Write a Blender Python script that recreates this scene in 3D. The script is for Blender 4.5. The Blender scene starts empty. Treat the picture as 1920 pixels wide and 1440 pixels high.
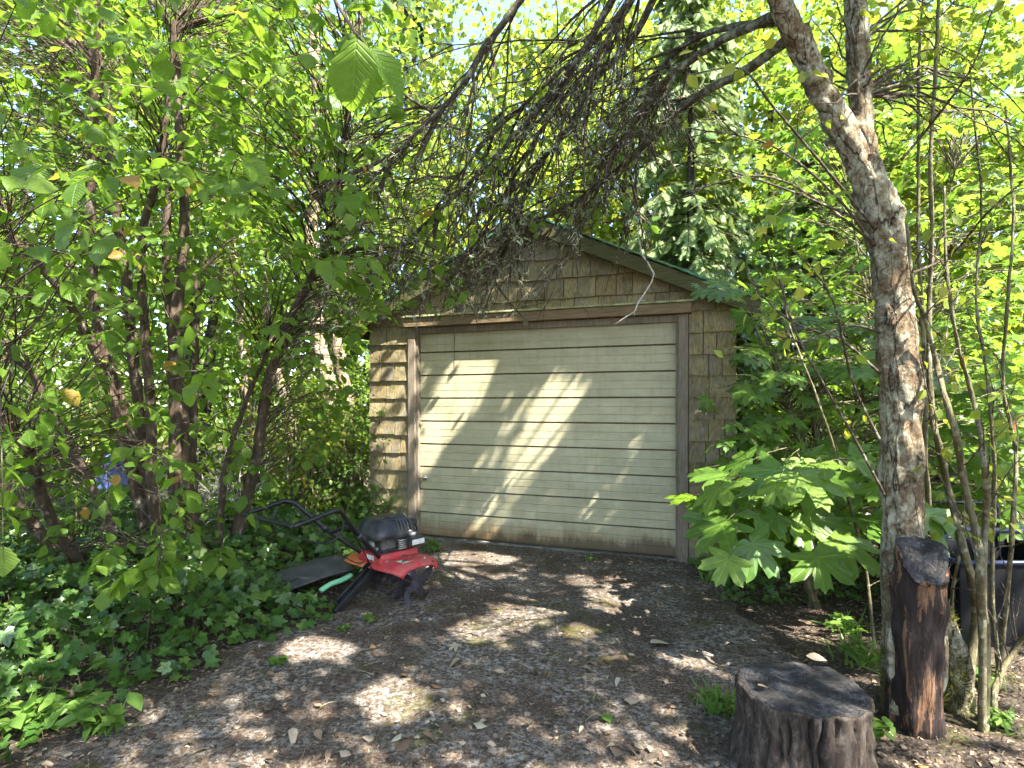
import bpy, math
import numpy as np
from mathutils import Vector, Matrix

# ------------------------------------------------------------------ camera, sky, sun, exposure
SC = bpy.context.scene
COL = SC.collection
rng = np.random.default_rng(11)
F, HZ, CAM = 1100.0, 757.0, 1.36            # focal length and horizon in photo pixels, eye height in metres

cd = bpy.data.cameras.new('camera'); cam = bpy.data.objects.new('camera', cd); COL.objects.link(cam)
cam.location = (0, 0, CAM); cam.rotation_euler = (math.pi / 2, 0, 0)
cd.sensor_width = 36.0; cd.lens = F / 1920 * 36; cd.shift_y = (HZ - 720) / 1920
cd.clip_start = 0.05; cd.clip_end = 800
SC.camera = cam

LIGHT = np.array([-0.417, 0.432, -0.80]); LIGHT /= np.linalg.norm(LIGHT)   # the way sunlight travels
w = bpy.data.worlds.new('World'); SC.world = w; w.use_nodes = True
wn = w.node_tree; wn.nodes.clear()
sky = wn.nodes.new('ShaderNodeTexSky'); sky.sky_type = 'NISHITA'; sky.sun_disc = False
sky.sun_elevation = math.asin(-LIGHT[2]); sky.sun_rotation = math.atan2(-LIGHT[0], -LIGHT[1])
bg = wn.nodes.new('ShaderNodeBackground'); bg.inputs[1].default_value = 0.105
wo = wn.nodes.new('ShaderNodeOutputWorld')
wn.links.new(sky.outputs[0], bg.inputs[0]); wn.links.new(bg.outputs[0], wo.inputs[0])
sd = bpy.data.lights.new('sun', 'SUN'); sd.energy = 5.0; sd.angle = math.radians(0.53); sd.color = (1.0, 0.965, 0.90)
sun = bpy.data.objects.new('sun', sd); COL.objects.link(sun); sun.location = (4, -4, 12)
sun.rotation_euler = Vector(LIGHT).to_track_quat('-Z', 'Y').to_euler()
vs = SC.view_settings
vs.view_transform = 'Standard'; vs.look = 'None'; vs.gamma = 1.0; vs.exposure = 2.9; vs.use_curve_mapping = False
cy = SC.cycles
cy.max_bounces = 7; cy.diffuse_bounces = 5; cy.glossy_bounces = 2; cy.transmission_bounces = 4; cy.transparent_max_bounces = 4
cy.use_denoising = True; cy.use_adaptive_sampling = True; cy.adaptive_threshold = 0.03; cy.use_light_tree = False
cy.caustics_reflective = False; cy.caustics_refractive = False
cy.sample_clamp_indirect = 6.0

# ------------------------------------------------------------------ small maths
def at(px, py, Y):
    return np.array([(px - 960) / F * Y, Y, CAM - (py - HZ) / F * Y])
def gpt(px, py):
    return at(px, py, CAM * F / (py - HZ))
def proj(P):
    Y = np.maximum(P[..., 1], 0.05)
    return 960 + F * P[..., 0] / Y, HZ - F * (P[..., 2] - CAM) / Y
def nrm(v):
    return v / np.maximum(np.linalg.norm(v, axis=-1, keepdims=True), 1e-9)
def U(a, b, n=None):
    return rng.uniform(a, b, n)
def gz(x, y):
    """height of the soil"""
    x = np.asarray(x, float); y = np.asarray(y, float)
    bank = 0.10 * np.clip((-x - 1.6) / 1.5, 0, 1) + 0.06 * np.clip((x - 1.7) / 1.2, 0, 1)
    lump = 0.012 * np.sin(3.1 * x + 1.3 * y) + 0.010 * np.sin(5.3 * y - 2.2 * x + 1) + 0.006 * np.sin(11 * x + 2) * np.sin(9 * y)
    return bank + lump * np.clip(np.abs(x - 0.1) - 1.2, 0.0, 1) - 0.004
def spline(pts, n):
    p = np.asarray(pts, float)
    if len(p) < 3:
        t = np.linspace(0, 1, n)[:, None]; return p[0] * (1 - t) + p[-1] * t
    q = np.vstack([2 * p[0] - p[1], p, 2 * p[-1] - p[-2]])
    s = np.linspace(0, len(p) - 1 - 1e-6, n); i = s.astype(int); t = (s - i)[:, None]
    a, b, c, d = q[i], q[i + 1], q[i + 2], q[i + 3]
    return 0.5 * (2 * b + (c - a) * t + (2 * a - 5 * b + 4 * c - d) * t * t + (3 * b - 3 * c + d - a) * t ** 3)
def inpoly(x, y, poly):
    r = np.zeros(np.shape(x), bool); n = len(poly)
    for i in range(n):
        x1, y1 = poly[i]; x2, y2 = poly[(i + 1) % n]
        if y1 == y2: continue
        c = ((y1 > y) != (y2 > y)) & (x < (x2 - x1) * (y - y1) / (y2 - y1) + x1)
        r ^= c
    return r

# ------------------------------------------------------------------ mesh builder
class Geo:
    def __init__(s):
        s.V = []; s.UV = []; s.R = []; s.T = []; s.Q = []; s.TM = []; s.QM = []; s.n = 0
    def add(s, v, tris=None, quads=None, uv=None, rnd=0.0, m=0):
        v = np.asarray(v, np.float32).reshape(-1, 3); k = len(v)
        s.V.append(v)
        s.UV.append(np.zeros((k, 2), np.float32) if uv is None else np.asarray(uv, np.float32))
        s.R.append(np.broadcast_to(np.asarray(rnd, np.float32), (k,)))
        if tris is not None and len(tris):
            t = np.asarray(tris, np.int64).reshape(-1, 3) + s.n; s.T.append(t); s.TM.append(np.full(len(t), m))
        if quads is not None and len(quads):
            q = np.asarray(quads, np.int64).reshape(-1, 4) + s.n; s.Q.append(q); s.QM.append(np.full(len(q), m))
        s.n += k
        return s
    def box(s, lo, hi, m=0, rnd=0.0):
        x0, y0, z0 = lo; x1, y1, z1 = hi
        v = [(x0, y0, z0), (x1, y0, z0), (x1, y1, z0), (x0, y1, z0), (x0, y0, z1), (x1, y0, z1), (x1, y1, z1), (x0, y1, z1)]
        return s.add(v, quads=[(0, 3, 2, 1), (4, 5, 6, 7), (0, 1, 5, 4), (1, 2, 6, 5), (2, 3, 7, 6), (3, 0, 4, 7)], m=m, rnd=rnd)
    def obox(s, c, ax, ay, az, m=0):
        c, ax, ay, az = map(lambda q: np.asarray(q, float), (c, ax, ay, az))
        v = [c + i * ax + j * ay + k * az for k in (-1, 1) for (i, j) in ((-1, -1), (1, -1), (1, 1), (-1, 1))]
        return s.add(v, quads=[(0, 3, 2, 1), (4, 5, 6, 7), (0, 1, 5, 4), (1, 2, 6, 5), (2, 3, 7, 6), (3, 0, 4, 7)], m=m)
    def prism(s, poly, y0, y1, m=0):
        """polygon in x,z pushed from y0 to y1 (y0 may be a list: wedge)"""
        n = len(poly)
        f = y0 if np.ndim(y0) else [y0] * n
        v = [(p[0], f[i], p[1]) for i, p in enumerate(poly)] + [(p[0], y1, p[1]) for p in poly]
        tr = [(0, i, i + 1) for i in range(1, n - 1)] + [(n, n + i + 1, n + i) for i in range(1, n - 1)]
        qd = [(i, n + i, n + (i + 1) % n, (i + 1) % n) for i in range(n)]
        return s.add(v, tris=tr, quads=qd, m=m)
    def tubes(s, P, rad, sides=3, m=0, rnd=None, cap=False):
        """many tubes at once: P (N,k,3), rad (N,k)"""
        P = np.asarray(P, float); N, k, _ = P.shape
        rad = np.broadcast_to(np.asarray(rad, float), (N, k))
        tan = nrm(np.gradient(P, axis=1))
        ref = nrm(np.cross(nrm(P[:, -1] - P[:, 0] + 1e-6), np.array([0.31, 0.83, 0.47])))[:, None, :]
        a = nrm(np.cross(tan, ref)); b = np.cross(tan, a)
        th = np.arange(sides) / sides * 2 * np.pi
        ring = P[:, :, None, :] + rad[:, :, None, None] * (a[:, :, None, :] * np.cos(th)[:, None] + b[:, :, None, :] * np.sin(th)[:, None])
        idx = np.arange(N * k * sides).reshape(N, k, sides)
        q = np.stack([idx[:, :-1], np.roll(idx[:, :-1], -1, 2), np.roll(idx[:, 1:], -1, 2), idx[:, 1:]], -1).reshape(-1, 4)
        ln = np.concatenate([np.zeros((N, 1)), np.cumsum(np.linalg.norm(np.diff(P, axis=1), axis=2), 1)], 1)
        uv = np.stack([np.broadcast_to(np.arange(sides) / sides, (N, k, sides)), np.broadcast_to(ln[:, :, None], (N, k, sides))], -1)
        r = np.repeat(rng.random(N) if rnd is None else np.broadcast_to(rnd, (N,)), k * sides)
        tr = None
        if cap:
            tr = [(idx[i, -1, 0], idx[i, -1, j], idx[i, -1, j + 1]) for i in range(N) for j in range(1, sides - 1)]
            tr += [(idx[i, 0, 0], idx[i, 0, j + 1], idx[i, 0, j]) for i in range(N) for j in range(1, sides - 1)]
        return s.add(ring.reshape(-1, 3), tris=tr, quads=q, uv=uv.reshape(-1, 2), rnd=r, m=m)
    def tube(s, pts, rad, sides=8, m=0, n=None, cap=True):
        p = spline(pts, n) if n else np.asarray(pts, float)
        r = np.asarray(rad, float)
        if r.ndim == 0: r = np.full(len(p), float(r))
        elif len(r) != len(p): r = np.interp(np.linspace(0, 1, len(p)), np.linspace(0, 1, len(r)), r)
        return s.tubes(p[None], r[None], sides, m, cap=cap)
    def place(s, tm, pos, R, sc, m=0, rnd=None):
        v, t, uv = tm; N = len(pos)
        if N == 0: return s
        W = np.einsum('nij,vj->nvi', R * np.asarray(sc, float)[:, None, None], v) + pos[:, None, :]
        tt = (t[None] + (np.arange(N) * len(v))[:, None, None]).reshape(-1, 3)
        r = np.repeat(rng.random(N) if rnd is None else rnd, len(v))
        return s.add(W.reshape(-1, 3), tris=tt, uv=np.tile(uv, (N, 1)), rnd=r, m=m)
    def mesh(s, name, mats, smooth=False):
        me = bpy.data.meshes.new(name)
        V = np.concatenate(s.V); UVs = np.concatenate(s.UV); R = np.concatenate(s.R)
        T = np.concatenate(s.T) if s.T else np.zeros((0, 3), np.int64)
        Q = np.concatenate(s.Q) if s.Q else np.zeros((0, 4), np.int64)
        M = np.concatenate((s.TM if s.TM else [np.zeros(0)]) + (s.QM if s.QM else [np.zeros(0)])).astype(np.int32)
        li = np.concatenate([T.ravel(), Q.ravel()]).astype(np.int32)
        ls = np.concatenate([np.arange(len(T)) * 3, len(T) * 3 + np.arange(len(Q)) * 4]).astype(np.int32)
        me.vertices.add(len(V)); me.vertices.foreach_set('co', V.ravel())
        me.loops.add(len(li)); me.loops.foreach_set('vertex_index', li)
        me.polygons.add(len(ls)); me.polygons.foreach_set('loop_start', ls)
        me.polygons.foreach_set('material_index', M)
        me.polygons.foreach_set('use_smooth', np.full(len(ls), bool(smooth)))
        ul = me.uv_layers.new(name='UVMap'); ul.data.foreach_set('uv', UVs[li].ravel())
        at_ = me.attributes.new('rnd', 'FLOAT', 'POINT'); at_.data.foreach_set('value', R.astype(np.float32))
        me.update(calc_edges=True)
        for q in (mats if isinstance(mats, (list, tuple)) else [mats]): me.materials.append(q)
        return me
    def obj(s, name, mats, parent=None, smooth=False):
        return link(name, s.mesh(name, mats, smooth), parent)

def link(name, data, parent=None):
    o = bpy.data.objects.new(name, data); COL.objects.link(o)
    if parent is not None: o.parent = parent
    return o
def thing(name, label, cat, loc=(0, 0, 0), rz=0.0, group=None):
    o = link(name, None); o.location = loc; o.rotation_euler = (0, 0, rz)
    o.empty_display_size = 0.1
    return tag(o, label, cat, group)
def tag(o, label, cat, group=None):
    o['label'] = label; o['category'] = cat
    if group: o['group'] = group
    return o
def stuff(o):
    o['kind'] = 'stuff'; return o
def bevel(o, w=0.004, seg=2):
    m = o.modifiers.new('bevel', 'BEVEL'); m.width = w; m.segments = seg; m.limit_method = 'ANGLE'; m.angle_limit = math.radians(40)
    return o

# ------------------------------------------------------------------ materials
class NB:
    def __init__(s, name):
        s.m = bpy.data.materials.new(name); s.m.use_nodes = True; s.t = s.m.node_tree; s.t.nodes.clear()
        s.out = s.t.nodes.new('ShaderNodeOutputMaterial')
    def n(s, ty, props=None, **inp):
        nd = s.t.nodes.new('ShaderNode' + ty)
        for k, v in (props or {}).items(): setattr(nd, k, v)
        for k, v in inp.items():
            key = int(k[1:]) if k[0] == 'i' and k[1:].isdigit() else k.replace('_', ' ')
            s.put(nd.inputs[key], v)
        return nd
    def put(s, sock, v):
        if isinstance(v, bpy.types.NodeSocket): s.t.links.new(v, sock)
        elif isinstance(v, bpy.types.Node): s.t.links.new(v.outputs[0], sock)
        else:
            if isinstance(v, tuple) and len(v) == 3 and sock.type == 'RGBA': v = v + (1.0,)
            sock.default_value = v
    def math(s, op, a, b=0.0, c=0.0):
        return s.n('Math', {'operation': op}, i0=a, i1=b, i2=c).outputs[0]
    def mix(s, f, a, b, mode='MIX'):
        nd = s.n('Mix', {'data_type': 'RGBA', 'blend_type': mode})
        s.put(nd.inputs[0], f); s.put(nd.inputs[6], a); s.put(nd.inputs[7], b); return nd.outputs[2]
    def ramp(s, f, *st):
        nd = s.t.nodes.new('ShaderNodeValToRGB'); e = nd.color_ramp.elements
        while len(e) < len(st): e.new(0.5)
        for q, (p, c) in zip(e, st):
            q.position = p; q.color = (c if isinstance(c, tuple) else (c, c, c)) + (1.0,)
        s.put(nd.inputs[0], f); return nd.outputs[0]
    def noise(s, vec, scale, detail=4.0, rough=0.55, dist=0.0):
        nd = s.n('TexNoise', Scale=scale, Detail=detail, Roughness=rough, Distortion=dist)
        if vec is not None: s.put(nd.inputs['Vector'], vec)
        return nd.outputs[0]
    def vor(s, vec, scale, feat='F1', out=0):
        nd = s.n('TexVoronoi', {'feature': feat}, Scale=scale)
        s.put(nd.inputs['Vector'], vec); return nd.outputs[out]
    def pos(s): return s.n('NewGeometry').outputs['Position']
    def obco(s): return s.n('TexCoord').outputs['Object']
    def uv(s): return s.n('TexCoord').outputs['UV']
    def scale(s, v, sx, sy, sz):
        return s.n('VectorMath', {'operation': 'MULTIPLY'}, i0=v, i1=(sx, sy, sz)).outputs[0]
    def shift(s, v, amt):
        c = s.n('CombineXYZ', X=amt, Y=amt, Z=amt)
        return s.n('VectorMath', {'operation': 'ADD'}, i0=v, i1=c).outputs[0]
    def rnd(s):
        a = s.n('Attribute', {'attribute_name': 'rnd'}).outputs['Fac']
        b = s.n('ObjectInfo').outputs['Random']
        return s.math('FRACT', s.math('ADD', a, b))
    def bump(s, h, strength=0.5, dist=0.01):
        return s.n('Bump', Height=h, Strength=strength, Distance=dist).outputs[0]
    def bsdf(s, col, rough=0.7, normal=None, metal=0.0, spec=0.35):
        nd = s.n('BsdfPrincipled', Base_Color=col, Roughness=rough, Metallic=metal)
        nd.inputs['Specular IOR Level'].default_value = spec
        if normal is not None: s.put(nd.inputs['Normal'], normal)
        return nd.outputs[0]
    def done(s, sh):
        s.t.links.new(sh, s.out.inputs[0]); return s.m

def leaf_mat(name, c0, c1, c2, tr, veins=None, rough=0.45, tmix=0.42, odd=None, spec=0.3):
    b = NB(name); r = b.rnd()
    stops = [(0.0, c0), (0.5, c1), (0.93, c2)]
    if odd: stops += [(0.985, c2), (0.99, odd)]
    col = b.ramp(r, *stops)
    lo = b.noise(b.pos(), 30.0, 2.0)
    col = b.mix(1.0, col, b.ramp(lo, (0.3, 0.82), (0.7, 1.12)), 'MULTIPLY')
    nor = None
    if veins == 'pinnate':
        sp = b.n('SeparateXYZ', Vector=b.uv())
        ax = b.math('ABSOLUTE', b.math('SUBTRACT', sp.outputs[0], 0.5))
        a = b.math('SUBTRACT', b.math('MULTIPLY', sp.outputs[1], 9.0), b.math('MULTIPLY', ax, 7.0))
        f = b.math('ABSOLUTE', b.math('SUBTRACT', b.math('FRACT', a), 0.5))
        mid = b.ramp(ax, (0.0, 0.0), (0.03, 1.0))
        h = b.math('MULTIPLY', b.ramp(f, (0.0, 0.0), (0.22, 1.0)), mid)
        col = b.mix(1.0, col, b.ramp(h, (0.0, (1.22, 1.18, 1.05)), (1.0, (0.97, 0.97, 0.97))), 'MULTIPLY')
        nor = b.bump(h, 0.6, 0.004)
    elif veins == 'palmate':
        sp = b.n('SeparateXYZ', Vector=b.uv())
        x = b.math('SUBTRACT', sp.outputs[0], 0.5); y = b.math('SUBTRACT', sp.outputs[1], 0.5)
        an = b.math('ABSOLUTE', b.math('ARCTAN2', x, y))
        rr = b.math('SQRT', b.math('ADD', b.math('MULTIPLY', x, x), b.math('MULTIPLY', y, y)))
        d = b.math('MINIMUM', b.math('ABSOLUTE', an), b.math('MINIMUM', b.math('ABSOLUTE', b.math('SUBTRACT', an, 0.84)), b.math('ABSOLUTE', b.math('SUBTRACT', an, 1.83))))
        h = b.ramp(b.math('MULTIPLY', d, rr), (0.0, 0.0), (0.012, 1.0))
        col = b.mix(1.0, col, b.ramp(h, (0.0, (1.45, 1.35, 1.15)), (1.0, 1.0)), 'MULTIPLY')
        nor = b.bump(h, 0.4, 0.004)
    tcol = b.mix(1.0, b.mix(0.5, b.mix(1.0, col, (2.1, 2.1, 1.4), 'MULTIPLY'), tr), (1.0, 1.0, 1.0), 'MULTIPLY')
    t = b.n('BsdfTranslucent', Color=tcol)
    if nor is not None: b.put(t.inputs['Normal'], nor)
    p = b.bsdf(col, rough, nor, spec=spec)
    mx = b.n('MixShader', i0=tmix, i1=p, i2=t.outputs[0])
    return b.done(mx.outputs[0])

def bark_mat(name, dark, mid, pale, pale_amt=0.5, sc=1.0, stretch=0.35, moss=None, bumpd=0.012):
    b = NB(name); p = b.pos(); q = b.scale(p, sc, sc, sc * stretch)
    n1 = b.noise(q, 26.0, 6.0, 0.65, 0.6)
    n2 = b.noise(p, 9.0 * sc, 5.0, 0.6)
    cr = b.vor(b.n('VectorMath', {'operation': 'ADD'}, i0=q, i1=b.scale(b.n('TexNoise', Scale=12.0).outputs[1], .05, .05, .05)).outputs[0], 30.0, 'DISTANCE_TO_EDGE')
    crk = b.ramp(cr, (0.0, 0.0), (0.10, 1.0))
    col = b.mix(b.ramp(n1, (0.35, 0.0), (0.65, 1.0)), dark, mid)
    col = b.mix(b.math('MULTIPLY', b.ramp(n2, (0.62 - 0.22 * pale_amt, 0.0), (0.66 - 0.1 * pale_amt, 1.0)), b.ramp(n1, (0.3, 0.35), (0.6, 1.0))), col, pale)
    col = b.mix(b.math('MULTIPLY', b.math('SUBTRACT', 1.0, crk), 0.5), col, dark)
    if moss is not None:
        gm = b.n('NewGeometry'); nz = b.n('SeparateXYZ', Vector=gm.outputs['Normal']).outputs[2]
        mm = b.math('MULTIPLY', b.ramp(b.math('ADD', nz, b.noise(p, 20.0, 3.0)), (0.45, 0.0), (0.95, 1.0)), 0.8)
        col = b.mix(mm, col, moss)
    h = b.math('ADD', b.math('MULTIPLY', crk, 0.6), n1)
    return b.done(b.bsdf(col, 0.85, b.bump(h, 0.9, bumpd), spec=0.2))

def plain(name, col, rough=0.5, metal=0.0, var=0.25, nscale=30.0, bumpd=0.0, dirt=None):
    b = NB(name); p = b.obco(); n = b.noise(p, nscale, 5.0, 0.6)
    c = b.mix(1.0, col, b.ramp(n, (0.3, 1.0 - var), (0.7, 1.0 + var * 0.6)), 'MULTIPLY')
    if dirt is not None:
        c = b.mix(b.math('MULTIPLY', b.ramp(b.noise(p, nscale * 0.35, 6.0, 0.7), (0.45, 0.0), (0.68, 1.0)), 0.75), c, dirt)
    r = b.math('ADD', rough, b.math('MULTIPLY', b.math('SUBTRACT', n, 0.5), 0.25))
    return b.done(b.bsdf(c, r, b.bump(n, 0.4, bumpd) if bumpd else None, metal))

M = {}
M['hazel'] = leaf_mat('hazel_leaf', (0.062, 0.12, 0.012), (0.088, 0.155, 0.016), (0.115, 0.18, 0.022), (0.26, 0.40, 0.03), 'pinnate', 0.42, 0.52, odd=(0.30, 0.16, 0.03))
M['lush'] = leaf_mat('broad_leaf', (0.06, 0.12, 0.012), (0.09, 0.165, 0.02), (0.14, 0.21, 0.03), (0.24, 0.36, 0.03), None, 0.5, 0.45, odd=(0.33, 0.26, 0.03))
M['bright'] = leaf_mat('pale_broad_leaf', (0.09, 0.15, 0.018), (0.14, 0.20, 0.025), (0.22, 0.24, 0.03), (0.36, 0.42, 0.04), None, 0.5, 0.45, odd=(0.42, 0.30, 0.03))
M['maple'] = leaf_mat('maple_leaf', (0.06, 0.125, 0.016), (0.09, 0.16, 0.022), (0.13, 0.20, 0.03), (0.25, 0.38, 0.035), 'palmate', 0.36, 0.46, spec=0.4)
M['ivy'] = leaf_mat('ivy_leaf', (0.028, 0.068, 0.012), (0.045, 0.098, 0.016), (0.08, 0.14, 0.022), (0.10, 0.19, 0.02), 'palmate', 0.32, 0.28, spec=0.45)
M['yellow'] = leaf_mat('yellowing_leaf', (0.11, 0.17, 0.02), (0.17, 0.21, 0.025), (0.26, 0.25, 0.03), (0.36, 0.38, 0.03), 'pinnate', 0.45, 0.42, odd=(0.28, 0.10, 0.03))
M['cedar'] = leaf_mat('cedar_frond', (0.11, 0.17, 0.05), (0.16, 0.22, 0.08), (0.22, 0.27, 0.12), (0.28, 0.36, 0.10), None, 0.55, 0.3)
M['fir'] = leaf_mat('dark_needles', (0.02, 0.045, 0.018), (0.03, 0.06, 0.024), (0.05, 0.085, 0.03), (0.06, 0.11, 0.03), None, 0.6, 0.2)
M['weed'] = leaf_mat('weed_leaf', (0.07, 0.14, 0.02), (0.10, 0.18, 0.03), (0.14, 0.22, 0.04), (0.2, 0.34, 0.04), None, 0.5, 0.4)
M['litter'] = leaf_mat('dry_leaf', (0.05, 0.032, 0.02), (0.13, 0.085, 0.05), (0.30, 0.23, 0.15), (0.2, 0.13, 0.06), None, 0.75, 0.12, odd=(0.42, 0.20, 0.05))
M['paledry'] = leaf_mat('pale_dry_leaf', (0.20, 0.145, 0.09), (0.30, 0.24, 0.16), (0.38, 0.34, 0.24), (0.3, 0.24, 0.14), 'pinnate', 0.7, 0.12)
M['moss'] = leaf_mat('moss_blade', (0.05, 0.06, 0.008), (0.09, 0.10, 0.012), (0.13, 0.14, 0.02), (0.15, 0.17, 0.02), None, 0.9, 0.25)
M['lichen'] = leaf_mat('lichen_tuft', (0.22, 0.24, 0.13), (0.33, 0.35, 0.22), (0.44, 0.46, 0.33), (0.36, 0.38, 0.22), None, 0.9, 0.25)
M['hazel_bark'] = bark_mat('hazel_bark', (0.034, 0.022, 0.014), (0.095, 0.066, 0.043), (0.19, 0.16, 0.12), 0.25, 1.2, 0.2, bumpd=0.004)
M['pale_bark'] = bark_mat('pale_stem_bark', (0.12, 0.085, 0.05), (0.26, 0.20, 0.13), (0.42, 0.37, 0.28), 0.35, 1.0, 0.25, bumpd=0.004)
M['dead_bark'] = bark_mat('dead_branch_bark', (0.035, 0.028, 0.02), (0.11, 0.092, 0.065), (0.28, 0.28, 0.20), 0.6, 2.0, 0.6, moss=(0.06, 0.065, 0.015), bumpd=0.005)
M['grey_twig'] = bark_mat('grey_twig_bark', (0.03, 0.02, 0.013), (0.09, 0.066, 0.042), (0.26, 0.25, 0.18), 0.32, 3.0, 0.6, bumpd=0.002)
M['white_twig'] = bark_mat('bleached_twig', (0.3, 0.26, 0.2), (0.5, 0.46, 0.38), (0.6, 0.57, 0.5), 0.5, 3.0, 0.5, bumpd=0.002)
M['sapling_bark'] = bark_mat('sapling_bark', (0.06, 0.05, 0.025), (0.13, 0.11, 0.055), (0.22, 0.21, 0.13), 0.35, 1.6, 0.4, bumpd=0.003)
M['tree_bark'] = None
M['dark_bark'] = bark_mat('dark_bark', (0.02, 0.015, 0.012), (0.06, 0.045, 0.035), (0.12, 0.11, 0.09), 0.2, 0.6, 0.25)

def m_soil():
    b = NB('leaf_litter_soil'); p = b.pos()
    n = b.noise(p, 7.0, 8.0, 0.7); v = b.vor(b.scale(p, 1, 1, 0.2), 55.0, 'F1', 1)
    vd = b.vor(p, 55.0, 'F1', 0)
    chips = b.n('SeparateColor', Color=v)
    col = b.ramp(n, (0.3, (0.024, 0.018, 0.013)), (0.55, (0.062, 0.047, 0.034)), (0.75, (0.12, 0.095, 0.07)))
    chipc = b.ramp(chips.outputs[0], (0.0, (0.05, 0.035, 0.022)), (0.5, (0.14, 0.09, 0.055)), (1.0, (0.28, 0.21, 0.14)))
    col = b.mix(b.math('MULTIPLY', b.ramp(chips.outputs[1], (0.45, 0.0), (0.5, 1.0)), b.ramp(vd, (0.3, 0.9), (0.5, 0.0))), col, chipc)
    mo = b.ramp(b.noise(p, 2.3, 5.0, 0.6), (0.56, 0.0), (0.66, 0.7))
    col = b.mix(mo, col, (0.055, 0.055, 0.012))
    h = b.math('ADD', b.noise(p, 40.0, 6.0, 0.7), b.math('MULTIPLY', vd, -0.8))
    return b.done(b.bsdf(col, 0.92, b.bump(h, 0.9, 0.02), spec=0.15))
def m_pad():
    b = NB('mossy_concrete'); p = b.pos()
    n = b.noise(p, 3.2, 8.0, 0.72); f = b.noise(p, 60.0, 4.0, 0.75)
    col = b.ramp(f, (0.35, (0.025, 0.017, 0.011)), (0.52, (0.074, 0.053, 0.037)), (0.7, (0.19, 0.15, 0.112)))
    # grey crust and lichen flecks
    gm = b.math('MULTIPLY', b.ramp(b.noise(p, 2.1, 6.0, 0.65), (0.42, 0.0), (0.56, 1.0)), b.ramp(b.noise(p, 34.0, 6.0, 0.8), (0.48, 0.0), (0.58, 1.0)))
    col = b.mix(b.math('MULTIPLY', gm, 0.8), col, (0.30, 0.275, 0.235))
    sp = b.ramp(b.noise(b.shift(p, 7.3), 95.0, 2.0, 0.8), (0.64, 0.0), (0.70, 1.0))
    col = b.mix(b.math('MULTIPLY', sp, 0.6), col, (0.38, 0.33, 0.27))
    # moss cushions
    mo = b.math('MULTIPLY', b.ramp(b.noise(b.shift(p, 3.1), 3.4, 9.0, 0.74), (0.55, 0.0), (0.68, 1.0)), b.ramp(f, (0.3, 0.55), (0.6, 1.0)))
    col = b.mix(mo, col, b.mix(b.noise(p, 90.0), (0.06, 0.055, 0.008), (0.16, 0.15, 0.03)))
    # brown humus
    hu = b.ramp(b.noise(b.shift(p, 11.7), 1.6, 6.0, 0.7), (0.50, 0.0), (0.62, 0.8))
    col = b.mix(b.math('MULTIPLY', hu, 0.42), col, (0.045, 0.029, 0.019))
    h = b.math('ADD', b.math('MULTIPLY', f, 0.7), b.math('ADD', b.math('MULTIPLY', mo, 0.9), n))
    return b.done(b.bsdf(col, 0.93, b.bump(h, 0.9, 0.016), spec=0.15))
def m_shingle():
    b = NB('weathered_shingle'); p = b.obco(); r = b.n('ObjectInfo').outputs['Random']
    q = b.shift(p, b.math('MULTIPLY', r, 31.0))
    g = b.noise(b.scale(q, 9.0, 9.0, 0.7), 14.0, 6.0, 0.65)
    col = b.ramp(g, (0.3, (0.085, 0.064, 0.034)), (0.5, (0.215, 0.172, 0.092)), (0.72, (0.33, 0.275, 0.16)))
    col = b.mix(1.0, col, b.ramp(r, (0.0, (0.70, 0.68, 0.64)), (0.35, (1.0, 0.98, 0.84)), (0.7, (1.1, 1.08, 1.0)), (1.0, (0.82, 0.74, 0.60))), 'MULTIPLY')
    al = b.math('MULTIPLY', b.ramp(b.noise(b.scale(q, 1.0, 1.0, 0.8), 7.0, 5.0, 0.7), (0.52, 0.0), (0.68, 1.0)), 0.8)
    col = b.mix(al, col, b.mix(r, (0.035, 0.032, 0.018), (0.08, 0.085, 0.02)))
    gr = b.ramp(b.noise(b.shift(q, 5.0), 4.0, 6.0, 0.7), (0.44, 0.0), (0.64, 0.75))
    col = b.mix(gr, col, b.ramp(g, (0.3, (0.085, 0.072, 0.054)), (0.7, (0.23, 0.20, 0.155))))
    return b.done(b.bsdf(col, 0.85, b.bump(g, 0.8, 0.006), spec=0.15))
def m_trim(name, c0, c1, c2, ax='z'):
    b = NB(name); p = b.obco(); r = b.n('ObjectInfo').outputs['Random']; q = b.shift(p, b.math('MULTIPLY', r, 17.0))
    s = (8.0, 8.0, 0.5) if ax == 'z' else (0.5, 8.0, 8.0)
    g = b.noise(b.scale(q, *s), 12.0, 6.0, 0.7)
    col = b.ramp(g, (0.3, c0), (0.52, c1), (0.75, c2))
    al = b.math('MULTIPLY', b.ramp(b.noise(q, 5.0, 6.0, 0.7), (0.52, 0.0), (0.7, 1.0)), 0.6)
    col = b.mix(al, col, (0.07, 0.07, 0.022))
    return b.done(b.bsdf(col, 0.85, b.bump(g, 0.7, 0.005), spec=0.15))
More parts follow.
